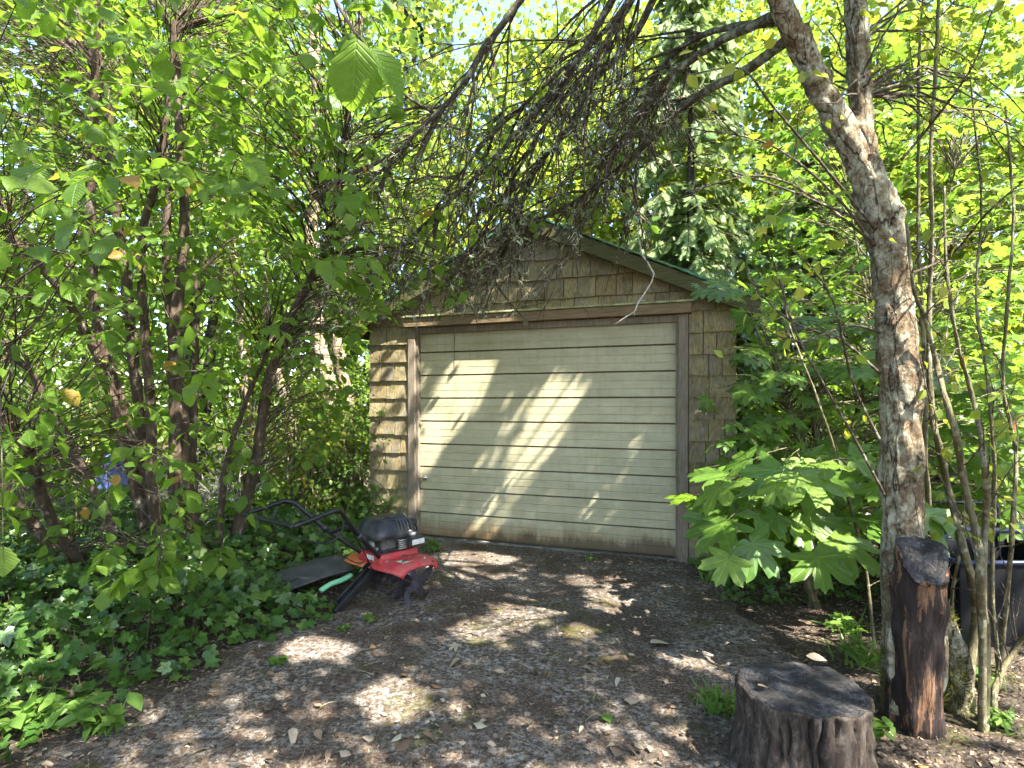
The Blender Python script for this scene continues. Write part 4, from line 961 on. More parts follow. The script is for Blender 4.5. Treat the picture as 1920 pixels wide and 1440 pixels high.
P = P[(hx[:, 0] > -1.0 + rng.normal(0, 0.2, len(P))) | (rng.random(len(P)) < 0.22)]
pos, R, S = leaf_cloud(P, 0.135, 1.1)
keep = ~sun_gap(pos, R, S)
pxy = proj(pos); keep &= ~((pos[:, 1] > 0.3) & (pxy[0] > 200) & (pxy[0] < 1500) & (pxy[1] > 60))
g = Geo(); g.place(T_FAR, pos[keep], R[keep], S[keep])
put(g, 'crown', M['lush'], tree)
# main boughs up into the crown
g = Geo(); b0 = at(1420, -900, 1.9); b1 = at(1700, -1000, 2.4)
tg = crown_points((2.2, 1.6, 5.9), (3.0, 2.6, 1.1), 70, 70, (0.1, 0.1, 0.1))
tg = tg[tg[:, 2] > 4.6]
nearest_link(g, np.stack([b0, b1, at(1430, -420, 2.2), at(1640, -500, 2.6)]), tg, 0.028, 0.006, 0, 0.05, 6)
put(g, 'boughs', M['dead_bark'], tree)

rng = np.random.default_rng(21)
# dead, lichen-hung limbs sweeping left over the garage
limbs = [([(1500, 60, 2.56), (1400, 130, 2.9), (1290, 192, 3.3), (1180, 300, 3.7), (1085, 375, 4.0), (1000, 420, 4.2), (930, 480, 4.4), (860, 560, 4.5)], 0.023),
         ([(1430, -160, 2.42), (1160, -200, 2.9), (935, 55, 3.2), (860, 170, 3.3), (790, 240, 3.4), (735, 300, 3.5), (700, 385, 3.6), (640, 470, 3.6), (610, 560, 3.6)], 0.018),
         ([(1440, -130, 2.45), (1290, -110, 3.0), (1190, 65, 3.4), (1110, 160, 3.7), (1060, 250, 3.9), (1000, 320, 4.0), (975, 400, 4.1), (930, 520, 4.3), (900, 600, 4.4)], 0.020),
         ([(1435, -150, 2.45), (1240, -140, 2.9), (1090, 100, 3.3), (960, 260, 3.7), (840, 380, 4.0), (740, 470, 4.2), (670, 530, 4.3)], 0.020),
         ([(1470, 20, 2.5), (1330, 90, 3.0), (1230, 170, 3.3), (1150, 300, 3.6), (1100, 400, 3.9), (1070, 470, 4.0)], 0.020),
         ([(1420, -180, 2.4), (1280, -150, 2.8), (1150, 40, 3.2), (1010, 170, 3.6), (890, 290, 3.9), (800, 420, 4.2), (745, 540, 4.4)], 0.016),
         ([(1425, -160, 2.4), (1270, -120, 2.8), (1130, 90, 3.3), (1035, 215, 3.6), (965, 330, 3.9), (905, 440, 4.2), (835, 565, 4.4)], 0.016),
         ([(1480, 40, 2.5), (1330, 60, 3.2), (1240, 130, 3.7), (1200, 260, 4.1), (1190, 360, 4.3), (1170, 440, 4.4)], 0.016)]
twg = Geo(); lich = Geo(); nb = []
for pts, r0 in limbs:
    p = spline([at(*q) for q in pts], 70); p += rng.normal(0, 0.004, p.shape)
    p[1:-1] = (p[:-2] + p[1:-1] + p[2:]) / 3
    g = Geo(); g.tube(p, [r0 * 1.15, r0, r0 * 0.8, r0 * 0.55, r0 * 0.2], 10)
    put(g, 'dead_limb', M['dead_bark'], tree)
    nb.append(p)
def grow(par, n, ln, down, seg=9, wig=0.09, t0=0.25, along=0.7):
    """n side shoots from each polyline of par (K,k,3)"""
    K, k, _ = par.shape
    ii = np.repeat(np.arange(K), n); tt = U(t0, 0.98, len(ii)); jj = np.clip((tt * (k - 1)).astype(int), 0, k - 2)
    base = par[ii, jj]; tan = nrm(par[ii, jj + 1] - base)
    d = nrm(tan * along + rng.normal(0, 0.6, base.shape) * np.array([1, 0.8, 0.75]) - UP * down)
    L = ln * U(0.35, 1.2, len(ii)) * (1.15 - 0.5 * tt)
    out = [base]; 
    for q in range(seg - 1):
        d = nrm(d + rng.normal(0, wig * 2.2, d.shape) - UP * 0.05); out.append(out[-1] + d * (L / (seg - 1))[:, None])
    return np.stack(out, 1)
NB_ = np.stack(nb)
def over_door(Pth):
    px, py = proj(Pth[:, -1]); thin = np.clip((py - 330) / 160, 0, 1) * np.interp(px, [760, 940, 1040], [0.0, 0.30, 0.82])
    return ((py > 622) & (px > 640)) | ((px > 1255) & (py > 330)) | (rng.random(len(px)) < thin)
s1 = grow(NB_, 30, 1.0, 0.16, 10, 0.05, t0=0.22, along=1.1); s1 = s1[~over_door(s1)]
s2 = grow(s1, 5, 0.50, 0.14, 8, 0.05, along=1.0); s2 = s2[~over_door(s2)]
s3 = grow(s2, 2, 0.19, 0.12, 5, 0.09); s3 = s3[~over_door(s3)]
twg.tubes(s1, np.linspace(0.0095, 0.003, 10)[None] * U(0.6, 1.2, (len(s1), 1)), 5)
twg.tubes(s2, np.linspace(0.0042, 0.0016, 8)[None] * U(0.7, 1.2, (len(s2), 1)), 4)
twg.tubes(s3, np.linspace(0.0020, 0.0009, 5)[None], 3)
stuff(put(twg, 'dead_twigs', M['grey_twig'], tree))
pts = np.concatenate([s1[:, 2:].reshape(-1, 3)[::2], s2[:, 2:].reshape(-1, 3)[::3], s3[:, 1:].reshape(-1, 3)[::5], NB_[:, 16:].reshape(-1, 3)])
pts = pts[U(0, 1, len(pts)) < 0.55]
k = 7; c = np.repeat(pts, k, 0) + rng.normal(0, 0.007, (len(pts) * k, 3))
d = nrm(rng.normal(0, 1, c.shape) - UP * 0.25)
lich.place(T_NEEDLE, c, frames(d, rng.normal(0, 1, c.shape)), np.repeat(U(0.012, 0.042, len(pts)), k) * U(0.6, 1.3, len(c)), rnd=np.repeat(rng.random(len(pts)), k))
stuff(put(lich, 'lichen', M['lichen'], tree))
# one bleached broken twig hanging over the rake board
g = Geo(); bt = np.array([at(x, y, 4.3) for x, y in ((1196, 440), (1204, 478), (1214, 492), (1226, 513), (1222, 528), (1207, 552), (1196, 568), (1190, 584), (1172, 595), (1149, 611))])
g.tube(bt, [0.003, 0.008, 0.007, 0.007, 0.006, 0.006, 0.008, 0.005, 0.004, 0.002], 6)
g.tube([bt[6], bt[6] + (0.02, 0, 0.02), bt[6] + (0.05, 0, 0.015)], [0.004, 0.003, 0.001], 5); g.tube([bt[3], bt[3] + (0.015, 0, -0.03)], [0.003, 0.001], 5); g.tube([bt[7], bt[7] + (-0.005, 0, -0.05)], [0.003, 0.001], 5)
put(g, 'bleached_twig', M['white_twig'], tree)
# shoots arching off the trunk to the left, with a few yellowing leaves
shoots = [[(1650, 440), (1560, 330), (1450, 200), (1390, 130), (1290, 140)], [(1640, 460), (1560, 360), (1440, 270), (1290, 240)], [(1655, 470), (1540, 380), (1430, 330), (1285, 360)],
          [(1660, 930), (1590, 800), (1500, 640), (1460, 520), (1420, 400)], [(1668, 860), (1600, 720), (1560, 560), (1480, 460)], [(1650, 425), (1560, 390), (1460, 350), (1300, 300)],
          [(1690, 640), (1600, 610), (1500, 640), (1420, 610)], [(1650, 700), (1580, 640), (1480, 600), (1400, 520)], [(1690, 300), (1740, 240), (1820, 130), (1860, 20)], [(1690, 520), (1780, 480), (1850, 400), (1930, 330)]]
g = Geo(); sh3 = []
for q in shoots:
    p = spline([at(x, y, 2.6 - 0.18 * i + 0.25 * (i % 2) * U(0, 1)) for i, (x, y) in enumerate(q)], 30); sh3.append(p)
    g.tube(p, [0.007, 0.005, 0.0022], 6)
S_ = np.stack(sh3); t1 = grow(S_, 4, 0.35, -0.1, 7); g.tubes(t1, np.linspace(0.0028, 0.001, 7)[None], 4)
put(g, 'shoots', M['grey_twig'], tree)
e = np.concatenate([t1[:, 4], t1[:, 6], S_[:, 22], S_[:, 29]]); e = e[U(0, 1, len(e)) < 0.75]
pos, R, S = leaf_cloud(e, 0.055, 0.6)
leaf_objects(tree, 'leaf', [T_OV], M['yellow'], pos, R, S, 200)
# green and yellowing sprays of the tree in the top right corner
st_ = np.stack([at(U(1480, 1960), U(-60, 330), U(2.4, 3.4)) for _ in range(46)])
g = Geo(); nearest_link(g, np.stack([at(1600, -150, 2.7), at(1608, 80, 2.68), at(1612, 180, 2.66), at(1505, 95, 2.55)]), st_, 0.006, 0.0025, 0, 0.1, 4)
pos, R, S = spray(st_, rng.normal(0, 1, (46, 3)) * (1, 1, 0.5), 0.32, 6, 0.055, 0.3, g, 0.0016)
put(g, 'twigs', M['grey_twig'], tree)
keep = ~sun_gap(pos, R, S)
leaf_objects(tree, 'leaf', [T_OV], M['yellow'], pos[keep], R[keep], S[keep], 90)

# ------------------------------------------------------------------ hazel shrub on the left
rng = np.random.default_rng(33)
HB = gpt(305, 1070); HB[2] = gz(HB[0], HB[1]); hz = thing('hazel_shrub', 'large multi stemmed hazel shrub with broad serrated leaves left of the tiller', 'shrub', tuple(HB))
stems = [([(182, -60, 4.0), (178, 110, 4.1), (176, 230, 4.2), (170, 350, 4.3), (173, 480, 4.4), (180, 590, 4.4), (205, 690, 4.45), (240, 790, 4.5), (268, 880, 4.55), (280, 1000, 4.6), (300, 1075, 4.6)], 8, 15),
         ([(195, 140, 4.6), (205, 230, 4.6), (215, 380, 4.65), (235, 500, 4.7), (245, 620, 4.7), (260, 760, 4.7), (275, 880, 4.7), (300, 1060, 4.7)], 9, 15),
         ([(330, 40, 4.1), (300, 310, 4.2), (270, 420, 4.3), (265, 520, 4.3), (273, 640, 4.35), (283, 770, 4.4), (284, 900, 4.4), (300, 1065, 4.45)], 8, 14),
         ([(330, 60, 4.8), (336, 250, 4.8), (346, 400, 4.8), (340, 500, 4.8), (326, 640, 4.75), (330, 760, 4.75), (328, 880, 4.7), (338, 1060, 4.7)], 10, 17),
         ([(318, 300, 4.9), (312, 460, 4.9), (320, 600, 4.9), (345, 780, 4.85), (352, 900, 4.8), (355, 1060, 4.75)], 9, 15),
         ([(370, 520, 5.1), (365, 700, 5.0), (360, 860, 4.9), (368, 1060, 4.8)], 7, 14),
         ([(662, 100, 4.2), (645, 280, 4.3), (610, 460, 4.4), (550, 590, 4.5), (505, 710, 4.6), (482, 850, 4.7), (455, 960, 4.8), (425, 1060, 4.85)], 7, 17),
         ([(500, 660, 4.4), (455, 770, 4.5), (425, 870, 4.6), (412, 980, 4.7), (408, 1060, 4.75)], 5, 10),
         ([(-90, 640, 3.3), (0, 780, 3.4), (55, 850, 3.5), (85, 950, 3.7), (140, 1040, 3.9), (215, 1110, 4.2)], 11, 17),
         ([(-60, 820, 3.6), (0, 905, 3.7), (60, 980, 3.85), (120, 1045, 4.0), (215, 1115, 4.25)], 12, 18),
         ([(20, 440, 3.9), (110, 540, 4.1), (170, 640, 4.3), (215, 760, 4.4), (250, 900, 4.5), (290, 1065, 4.55)], 9, 14),
         ([(60, 700, 4.0), (130, 830, 4.2), (190, 950, 4.35), (245, 1070, 4.45)], 8, 14)]
nodes = []
for q, a_, b_ in stems:
    q = [(x, y, d) for x, y, d in q]; p3 = spline([at(*t) for t in q], 46)
    p3[-1][2] = min(p3[-1][2], gz(p3[-1][0], p3[-1][1]) - 0.02)
    rad = np.interp(np.linspace(0, 1, 46), [0, 1], [a_ * 0.72, b_ * 0.72]) / F * p3[:, 1]
    g, _ = rough_tube(p3, rad, 12, 60, int(U(0, 9999)), 0.0016)
    put(g, 'stem', M['hazel_bark'], hz); nodes.append(p3[:40])
nodes = np.concatenate(nodes)
HPOLY = [(-900, -1500), (740, -1500), (735, 250), (690, 420), (715, 555), (672, 640), (648, 760), (600, 880), (490, 985), (447, 1085), (400, 1108), (180, 1112), (90, 1060), (-500, 1250)]
def region_points(poly, n, y0, y1, box, bias=1.0):
    out = []
    while len(out) < n:
        px, py = U(box[0], box[2], 4000), U(box[1], box[3], 4000); k_ = inpoly(px, py, poly)
        Y = y0 + (y1 - y0) * U(0, 1, 4000) ** bias
        for x, y, d in zip(px[k_], py[k_], Y[k_]):
            out.append(at(x, y, d))
            if len(out) >= n: break
    return np.array(out)
bx = (-260, -120, 720, 1080)
start = np.concatenate([region_points([(-300, -200), (560, -200), (520, 300), (330, 560), (150, 780), (60, 900), (-300, 950)], 34, 1.8, 2.6, bx), region_points(HPOLY, 460, 2.7, 4.0, bx), region_points(HPOLY, 950, 4.0, 6.2, bx), region_points([(560, 540), (712, 555), (672, 640), (655, 750), (600, 870), (540, 860)], 75, 4.5, 5.5, (540, 540, 715, 880))])
start = np.concatenate([start, np.stack([U(-4.6, -1.6, 90), U(3.4, 6.0, 90), U(4.2, 5.6, 90)], 1)])
start = start[start[:, 2] > 0.25]
px, py = proj(start); start = start[~((py > 640) & (px > 430) & (start[:, 1] < 4.2))]
px, py = proj(start); low = (py > 620) & (start[:, 1] > 2.6); start = start[~low | (U(0, 1, len(start)) < 0.62)]
g = Geo()
nearest_link(g, nodes, start, 0.0052, 0.002, 0, 0.10, 4)
put(g, 'branches', M['hazel_bark'], hz)
ovr = np.stack([at(U(640, 1010), U(150, 560), U(3.4, 4.6)) for _ in range(34)] + [at(U(650, 850), U(400, 590), U(4.0, 4.9)) for _ in range(26)] + [at(U(690, 900), U(430, 560), U(4.3, 5.0)) for _ in range(30)] + [at(U(990, 1240), U(80, 420), U(3.5, 4.6)) for _ in range(9)] + [at(U(820, 1250), U(60, 430), U(3.6, 5.0)) for _ in range(24)]); gl = Geo(); nearest_link(gl, nodes, ovr[:86], 0.006, 0.0025, 0, 0.12, 5); nearest_link(gl, NB_[:, 20:].reshape(-1, 3), ovr[86:], 0.004, 0.002, 0, 0.12, 4); put(gl, 'branches', M['hazel_bark'], hz)
D = nrm(start - np.array([-2.6, 4.9, 1.0])) * np.array([1, 1, 0.25]) + rng.normal(0, 0.55, start.shape) * (1, 1, 0.35)
g = Geo(); pos, R, S = spray(start, D, U(0.28, 0.55, len(start)), 8, 0.086, 0.35, g, 0.0022, 1, 0.75, 0.33, hang=0.42)
px, py = proj(pos); ok = inpoly(px, py, HPOLY)
# two big leaves hang close to the lens at the top, and a low spray reaches out over the ivy
xp = np.array([at(690, 92, 0.95), at(668, 72, 0.92)]); xd = np.array([(0.62, 0.15, -0.45), (-0.05, 0.1, -1.0)]); xn = np.array([(0.35, -0.8, 0.6), (0.2, -0.9, 0.1)])
pos, R, S = pos[ok], R[ok], S[ok]
op, oR, oS = spray(ovr, rng.normal(0, 1, ovr.shape) * (1, 1, 0.3), 0.26, 4, 0.075, 0.4, g, 0.002, 1, 0.6, 0.4)
px, py = proj(op); k_ = (py < 600) & ((px < 880) | (py < 500)); pos, R, S = np.concatenate([pos, op[k_]]), np.concatenate([R, oR[k_]]), np.concatenate([S, oS[k_]])
ls = np.stack([at(x, y, d) for x, y, d in ((330, 1035, 3.3), (290, 1045, 3.2), (390, 1030, 3.25), (250, 1060, 3.15), (420, 1020, 3.35), (350, 1050, 3.1))])
gl = Geo(); nearest_link(gl, nodes, ls, 0.006, 0.003, 0, 0.05, 5); put(gl, 'low_branches', M['hazel_bark'], hz)
lp, lR, lS = spray(ls, np.tile(np.array([(0.15, -0.8, 0.05)]), (6, 1)) + rng.normal(0, 0.4, (6, 3)) * (1, 1, 0.1), 0.30, 6, 0.125, 0.2, g, 0.002, 1, 1.1, 0.2)
gl = Geo(); gl.tube([at(560, -130, 1.3), at(640, 20, 1.0), at(690, 92, 0.95)], 0.003, 5, n=10); put(gl, 'overhead_twig', M['hazel_bark'], hz)
pos = np.concatenate([pos, xp, lp]); R = np.concatenate([R, frames(xd, xn), lR]); S = np.concatenate([S, [0.085, 0.095], lS])
cl = pos[:, 1] > 0.85; pos, R, S = pos[cl], R[cl], S[cl]
rest = leaf_objects(hz, 'leaf', [T_HAZ, T_HAZ2, T_HAZ3, T_HAZ4], M['hazel'], pos, R, S, 300)
rp_, rR, rS = pos[rest], R[rest], S[rest]
near = rp_[:, 1] < 3.6
h3 = rng.random(len(rp_)) < 0.5; g.place(T_HAZ3, rp_[near & h3], rR[near & h3], rS[near & h3]); g.place(T_HAZ2, rp_[near & ~h3], rR[near & ~h3], rS[near & ~h3]); g.place(T_HAZM, rp_[~near], rR[~near], rS[~near])
stuff(put(g, 'foliage', [M['hazel'], M['hazel_bark']], hz))

# ------------------------------------------------------------------ trees behind
rng = np.random.default_rng(44)
def bgtree(name, label, base, stems_, crown, n, size, mat_, bark, clumps=120, spread=0.32, group=None, tm=T_FAR, shell=0.35, flat=0.6, cat='tree', links=26, sprd_z=0.8):
    b = np.array([base[0], base[1], float(gz(base[0], base[1])) if abs(base[0]) < 9 and base[1] < 12 else 0.0])
    t = thing(name, label, cat, tuple(b), 0, group); nd = []
    for path, r0, r1 in stems_:
        p = spline(path, 40); p = p + rng.normal(0, r1 * 0.4, p.shape); p[0] = path[0]
        g = Geo(); g.tube(p, np.linspace(r0, r1, 40), 10); put(g, 'trunk', bark, t); nd.append(p[8:])
    nd = np.concatenate(nd)
    P = np.concatenate([crown_points(c, r, int(n * w_), max(8, int(clumps * w_)), (spread, spread, spread * sprd_z), shell) for c, r, w_ in crown])
    P = P[P[:, 2] > b[2] + 0.08]
    pos, R, S = leaf_cloud(P, size, flat)
    g = Geo(); g.place(tm, pos, R, S); put(g, 'crown', mat_, t)
    g = Geo(); nearest_link(g, nd, P[rng.integers(len(P), size=links)], 0.022, 0.006, 0, 0.06, 5)
    put(g, 'limbs', bark, t)
    return t
def up(x, y, h, lean=(0, 0)):
    return [(x, y, -0.05), (x + 0.1 * lean[0] + U(-.1, .1), y + U(-.1, .1), h * 0.33), (x + 0.5 * lean[0], y + 0.5 * lean[1], h * 0.66), (x + lean[0], y + lean[1], h)]
bgtree('broadleaf_tree', 'tall leafy tree far left behind the hazel shrub', (-9.2, 9.5), [(up(-9.2, 9.5, 8), 0.16, 0.05)], [((-9.0, 9.5, 5.6), (3.2, 2.4, 4.6), 1)], 10500, 0.16, M['lush'], M['dark_bark'])
bgtree('broadleaf_tree', 'leafy tree standing behind the blue tarpaulin bundle', (-6.0, 10.5), [(up(-6.0, 10.5, 9, (.4, 0)), 0.15, 0.05), (up(-5.6, 10.6, 8, (1.0, 0)), 0.10, 0.04)], [((-5.7, 10.5, 5.8), (2.7, 2.2, 4.9), 1)], 12000, 0.15, M['lush'], M['dark_bark'])
ps = lambda q, Y: [at(x, y, Y) for x, y in q][::-1]
pale = [(ps([(590, -60), (592, 100), (597, 260), (584, 430), (586, 560), (612, 700), (622, 820), (645, 960)], 7.0), 0.105, 0.06),
        (ps([(612, 180), (640, 420), (632, 600), (650, 760), (655, 870), (668, 960)], 7.2), 0.095, 0.05),
        (ps([(500, 560), (520, 690), (545, 800), (570, 950)], 6.8), 0.07, 0.04),
        (ps([(395, 150), (430, 420), (455, 640), (470, 960)], 7.4), 0.06, 0.035)]
bgtree('pale_stemmed_tree', 'clump of pale bare stems rising left of the garage wall', (at(640, 960, 7.0)[0], 7.0), pale, [((-2.9, 7.6, 4.6), (1.6, 1.1, 2.6), 0.8), ((-2.4, 7.8, 2.6), (1.0, 0.6, 0.7), 0.2)], 8500, 0.105, M['lush'], M['pale_bark'], 110, 0.24)
bgtree('broadleaf_tree', 'yellow green tree with sunlit leaves behind the garage ridge', (-0.4, 12.4), [(up(-0.4, 12.4, 9), 0.14, 0.05), (up(-0.2, 12.5, 8, (-1.2, 0)), 0.09, 0.04)], [((-0.6, 12.2, 6.2), (3.0, 1.9, 4.6), 1)], 13000, 0.16, M['bright'], M['dark_bark'], 170)
bgtree('broadleaf_tree', 'sunlit tree with yellowing leaves above the right half of the garage roof', (2.6, 13.6), [(up(2.6, 13.6, 10), 0.15, 0.05)], [((2.4, 13.4, 7.2), (2.5, 1.8, 4.2), 1)], 10500, 0.165, M['bright'], M['dark_bark'], 150)
bgtree('broadleaf_tree', 'bright green tree behind the maple and the garden cart', (7.4, 10.0), [(up(7.4, 10.0, 8), 0.14, 0.05), (up(7.0, 10.1, 7, (-.8, 0)), 0.08, 0.04)], [((7.2, 9.8, 4.9), (2.8, 2.0, 4.2), 1)], 11500, 0.16, M['bright'], M['dark_bark'], 170)
bgtree('broadleaf_tree', 'light green tree between the dark evergreen and the forked trunk', (5.4, 12.2), [(up(5.4, 12.2, 9), 0.13, 0.05)], [((5.2, 12.0, 6.6), (2.2, 1.5, 4.4), 1)], 11000, 0.15, M['bright'], M['dark_bark'], 160)
bgtree('broadleaf_tree', 'broad green tree far right beyond the saplings', (10.8, 9.0), [(up(10.8, 9.0, 8), 0.14, 0.05)], [((10.4, 8.8, 4.6), (2.4, 2.2, 4.4), 1)], 7000, 0.15, M['lush'], M['dark_bark'])
def conifer(name, label, x, y, h, r0, n, L, mat_, tm, z0=0.4):
    t = thing(name, label, 'conifer', (x, y, 0.0)); g = Geo(); g.tube([(x, y, -0.1), (x, y, h * 0.5), (x, y, h)], [0.12, 0.07, 0.015], 10); put(g, 'trunk', M['dark_bark'], t)
    nb_ = 190; zz = z0 + (h - z0) * np.sort(U(0, 1, nb_)) ** 1.15; an = np.arange(nb_) * 2.399 + U(-.3, .3, nb_); ln = r0 * (1 - (zz / h)) ** 0.75 + 0.15
    t_ = np.linspace(0, 1, 9)[None, :, None]; dr = np.stack([np.cos(an), np.sin(an), np.zeros(nb_)], 1)[:, None]
    pth = np.array([x, y, 0]) + UP * zz[:, None, None] + dr * t_ * ln[:, None, None] + UP * ((0.10 * t_ - 0.62 * t_ ** 2) * ln[:, None, None])
    g = Geo(); g.tubes(pth, np.linspace(0.018, 0.004, 9)[None], 4); put(g, 'branches', M['dark_bark'], t)
    i = rng.integers(nb_, size=n); tt = U(0.03, 1.0, n); f = tt * 8; j = np.minimum(f.astype(int), 7)
    P = pth[i, j] + (pth[i, j + 1] - pth[i, j]) * (f - j)[:, None]; tan = nrm(pth[i, j + 1] - pth[i, j])
    sd_ = nrm(np.cross(tan, UP)); d = tan * 0.6 + sd_ * U(-1, 1, (n, 1)) - UP * U(0.2, 0.9, (n, 1)) + rng.normal(0, 0.2, (n, 3))
    g = Geo(); g.place(tm, P, frames(d, UP + rng.normal(0, 0.5, (n, 3))), L * U(0.6, 1.3, n)); put(g, 'crown', mat_, t)
conifer('cedar_tree', 'pale feathery cedar right behind the garage roof slope', 3.05, 10.0, 9.2, 1.9, 8500, 0.25, M['cedar'], T_FROND)
conifer('cedar_tree', 'small cedar with drooping fronds between garage and maples', 4.6, 9.0, 5.4, 1.4, 4200, 0.20, M['cedar'], T_FROND)
conifer('fir_tree', 'dark drooping evergreen tree behind the pale cedar', 4.3, 14.5, 15.0, 2.1, 4600, 0.40, M['fir'], T_FROND, 2.0)
conifer('fir_tree', 'dark evergreen tree showing through leaves left of the garage ridge', -2.6, 15.5, 15.5, 2.3, 3600, 0.40, M['fir'], T_FROND, 1.5)
conifer('fir_tree', 'dark evergreen tree in the far right background', 12.4, 13.0, 13.5, 2.4, 3400, 0.40, M['fir'], T_FROND, 1.0)
# far wood closing the horizon, read as one mass
n = 17000; a = U(-1.25, 1.25, n); r_ = U(19, 27, n); P = np.stack([np.sin(a) * r_ * 1.25, np.cos(a) * r_, np.abs(rng.normal(0, 1, n)) ** 1.1 * 4.2 * (1 + 0.25 * np.sin(a * 9) + 0.18 * np.sin(a * 23))], 1)
pos, R, S = leaf_cloud(P, 0.52, 0.5); g = Geo(); g.place(T_FAR, pos, R, S)
a = np.linspace(-1.2, 1.2, 60) + U(-.01, .01, 60); px_ = np.stack([np.sin(a) * 29, np.cos(a) * 24], 1)
g.tubes(np.stack([np.column_stack([px_, np.full(60, -0.1)]), np.column_stack([px_ + U(-.3, .3, (60, 2)), np.full(60, 5.0)]), np.column_stack([px_ + U(-.5, .5, (60, 2)), np.full(60, 10.0)])], 1), np.array([[0.2, 0.15, 0.06]]), 6, 1)
stuff(tag(g.obj('far_woodland', [M['lush'], M['dark_bark']], None), 'dense green woodland closing the background all around', 'woodland'))

# ------------------------------------------------------------------ undergrowth left of and behind the garage
def bush(name, label, c, r, n, size, mat_, tm=T_OV, nst=9, group=None, flat=0.7, cat='shrub', bark=None, dead=0):
    b = np.array([c[0], c[1], float(gz(c[0], c[1]))]); t = thing(name, label, cat, tuple(b), 0, group)
    tips = b + np.stack([U(-1, 1, nst) * r[0], U(-1, 1, nst) * r[1], U(0.6, 1.0, nst) * r[2] * 1.6], 1)
    t_ = np.linspace(0, 1, 9)[None, :, None]; p = (b + rng.normal(0, 0.06, (nst, 3)) * (1, 1, 0))[:, None] * (1 - t_) + tips[:, None] * t_ + rng.normal(0, 0.03, (nst, 9, 3)); p[:, 0, 2] = b[2] - 0.03
    g = Geo(); g.tubes(p, np.linspace(0.014, 0.004, 9)[None] * U(0.6, 1.3, (nst, 1)), 6); tw_ = grow(p, 5, 0.5, -0.2, 7); g.tubes(tw_, np.linspace(0.005, 0.0015, 7)[None], 4)
    put(g, 'stems', bark or M['sapling_bark'], t)
    src = tw_[rng.integers(len(tw_), size=n // 6), rng.integers(2, 7, size=n // 6)] + rng.normal(0, 0.12, (n // 6, 3))
    src = src[src[:, 2] > b[2] + 0.05]
    g = Geo(); pos, R, S = spray(src, rng.normal(0, 1, src.shape) * (1, 1, 0.5), 0.22, 6, size, 0.3, g, 0.0016, 1, flat)
    g.place(tm, pos, R, S); put(g, 'foliage', [mat_, bark or M['sapling_bark']], t)
    return t
bush('undergrowth_shrub', 'small leaved shrub against the left corner of the garage', (-1.95, 6.5), (0.38, 0.3, 1.0), 1500, 0.055, M['weed'])
bush('undergrowth_shrub', 'leafy shrub between the pale stems and the garage corner', (-2.15, 6.15), (0.35, 0.25, 1.15), 1700, 0.06, M['bright'])
bush('undergrowth_shrub', 'sunlit shrub below the pale bare stems', (-2.55, 6.9), (0.5, 0.4, 0.8), 1500, 0.06, M['bright'])
bush('undergrowth_shrub', 'loose green shrub behind the leaning dark hazel stem', (-3.3, 7.3), (0.7, 0.5, 1.1), 1900, 0.07, M['lush'])
bush('undergrowth_shrub', 'bright shrub beside the blue tarpaulin bundle', (-4.5, 7.2), (0.7, 0.5, 1.2), 2000, 0.07, M['bright'])
bush('undergrowth_shrub', 'green shrub behind the pale concrete slab', (-5.4, 6.8), (0.7, 0.6, 1.2), 2000, 0.075, M['lush'])
bush('undergrowth_shrub', 'tall shrub at the far left behind the hazel leaves', (-6.6, 7.8), (0.9, 0.7, 1.7), 2400, 0.08, M['lush'])
bush('undergrowth_shrub', 'dense shrub in the shade far behind the pale stems', (-3.6, 9.2), (1.2, 0.7, 1.4), 3000, 0.09, M['lush'])
bush('undergrowth_shrub', 'dark shrub hidden behind the left garage corner', (-2.2, 8.6), (0.8, 0.6, 1.5), 2400, 0.08, M['hazel'])
# dead brush: bleached twig tangle
for lab, c, h in (('tangle of bleached dead twigs between the pale stems', (-2.75, 6.55), 1.5), ('low heap of bleached brushwood behind the leaning hazel stem', (-3.2, 6.1), 1.0)):
    b = np.array([c[0], c[1], float(gz(*c))]); t = thing('dead_brush', lab, 'brushwood', tuple(b)); nst = 16
    p0 = b + rng.normal(0, 0.22, (nst, 3)) * (1, 0.6, 0); d = nrm(rng.normal(0, 0.6, (nst, 3)) + UP * 0.7); t_ = np.linspace(0, 1, 8)[None, :, None]
    p = p0[:, None] + d[:, None] * t_ * U(0.6, 1.0, (nst, 1, 1)) * h + rng.normal(0, 0.03, (nst, 8, 3)); g = Geo(); g.tubes(p, np.linspace(0.009, 0.003, 8)[None], 5)
    q = grow(p, 6, 0.4, 0.1, 6); g.tubes(q, np.linspace(0.0045, 0.0015, 6)[None], 4); q = grow(q, 2, 0.2, 0.1, 5); g.tubes(q, np.linspace(0.0025, 0.001, 5)[None], 3); put(g, 'twigs', M['white_twig'], t)
# a thin climber over the left corner of the wall, catching the sun
b = gworld(-0.62, -0.1, 0); t = thing('climbing_vine', 'thin leafy vine climbing the left corner shingles of the garage', 'vine', tuple(b))
g = Geo(); vp = []
for k in range(9):
    p = spline([gworld(-0.62 + U(-.08, .3), -0.06, 0.0), gworld(-0.6 + U(-.15, .4), -0.06 - U(0, .1), 0.4), gworld(-0.6 + U(-.2, .35), -0.07 - U(0, .15), U(.8, 1.0)), gworld(-0.6 + U(-.25, .3), -0.08 - U(0, .2), U(1.1, 1.8))], 24); vp.append(p); g.tube(p, [0.005, 0.0018], 5)
put(g, 'stems', M['sapling_bark'], t); vp = np.stack(vp).reshape(-1, 3)
src = vp[rng.integers(len(vp), size=110)] + rng.normal(0, 0.03, (110, 3)); pos, R, S = spray(src, rng.normal(0, 1, (110, 3)), 0.16, 5, 0.045, 0.2, None, flat=0.5)
R = frames(R[:, :, 1], UP * 0.5 - GY * 0.7 + rng.normal(0, 0.4, (len(pos), 3)))
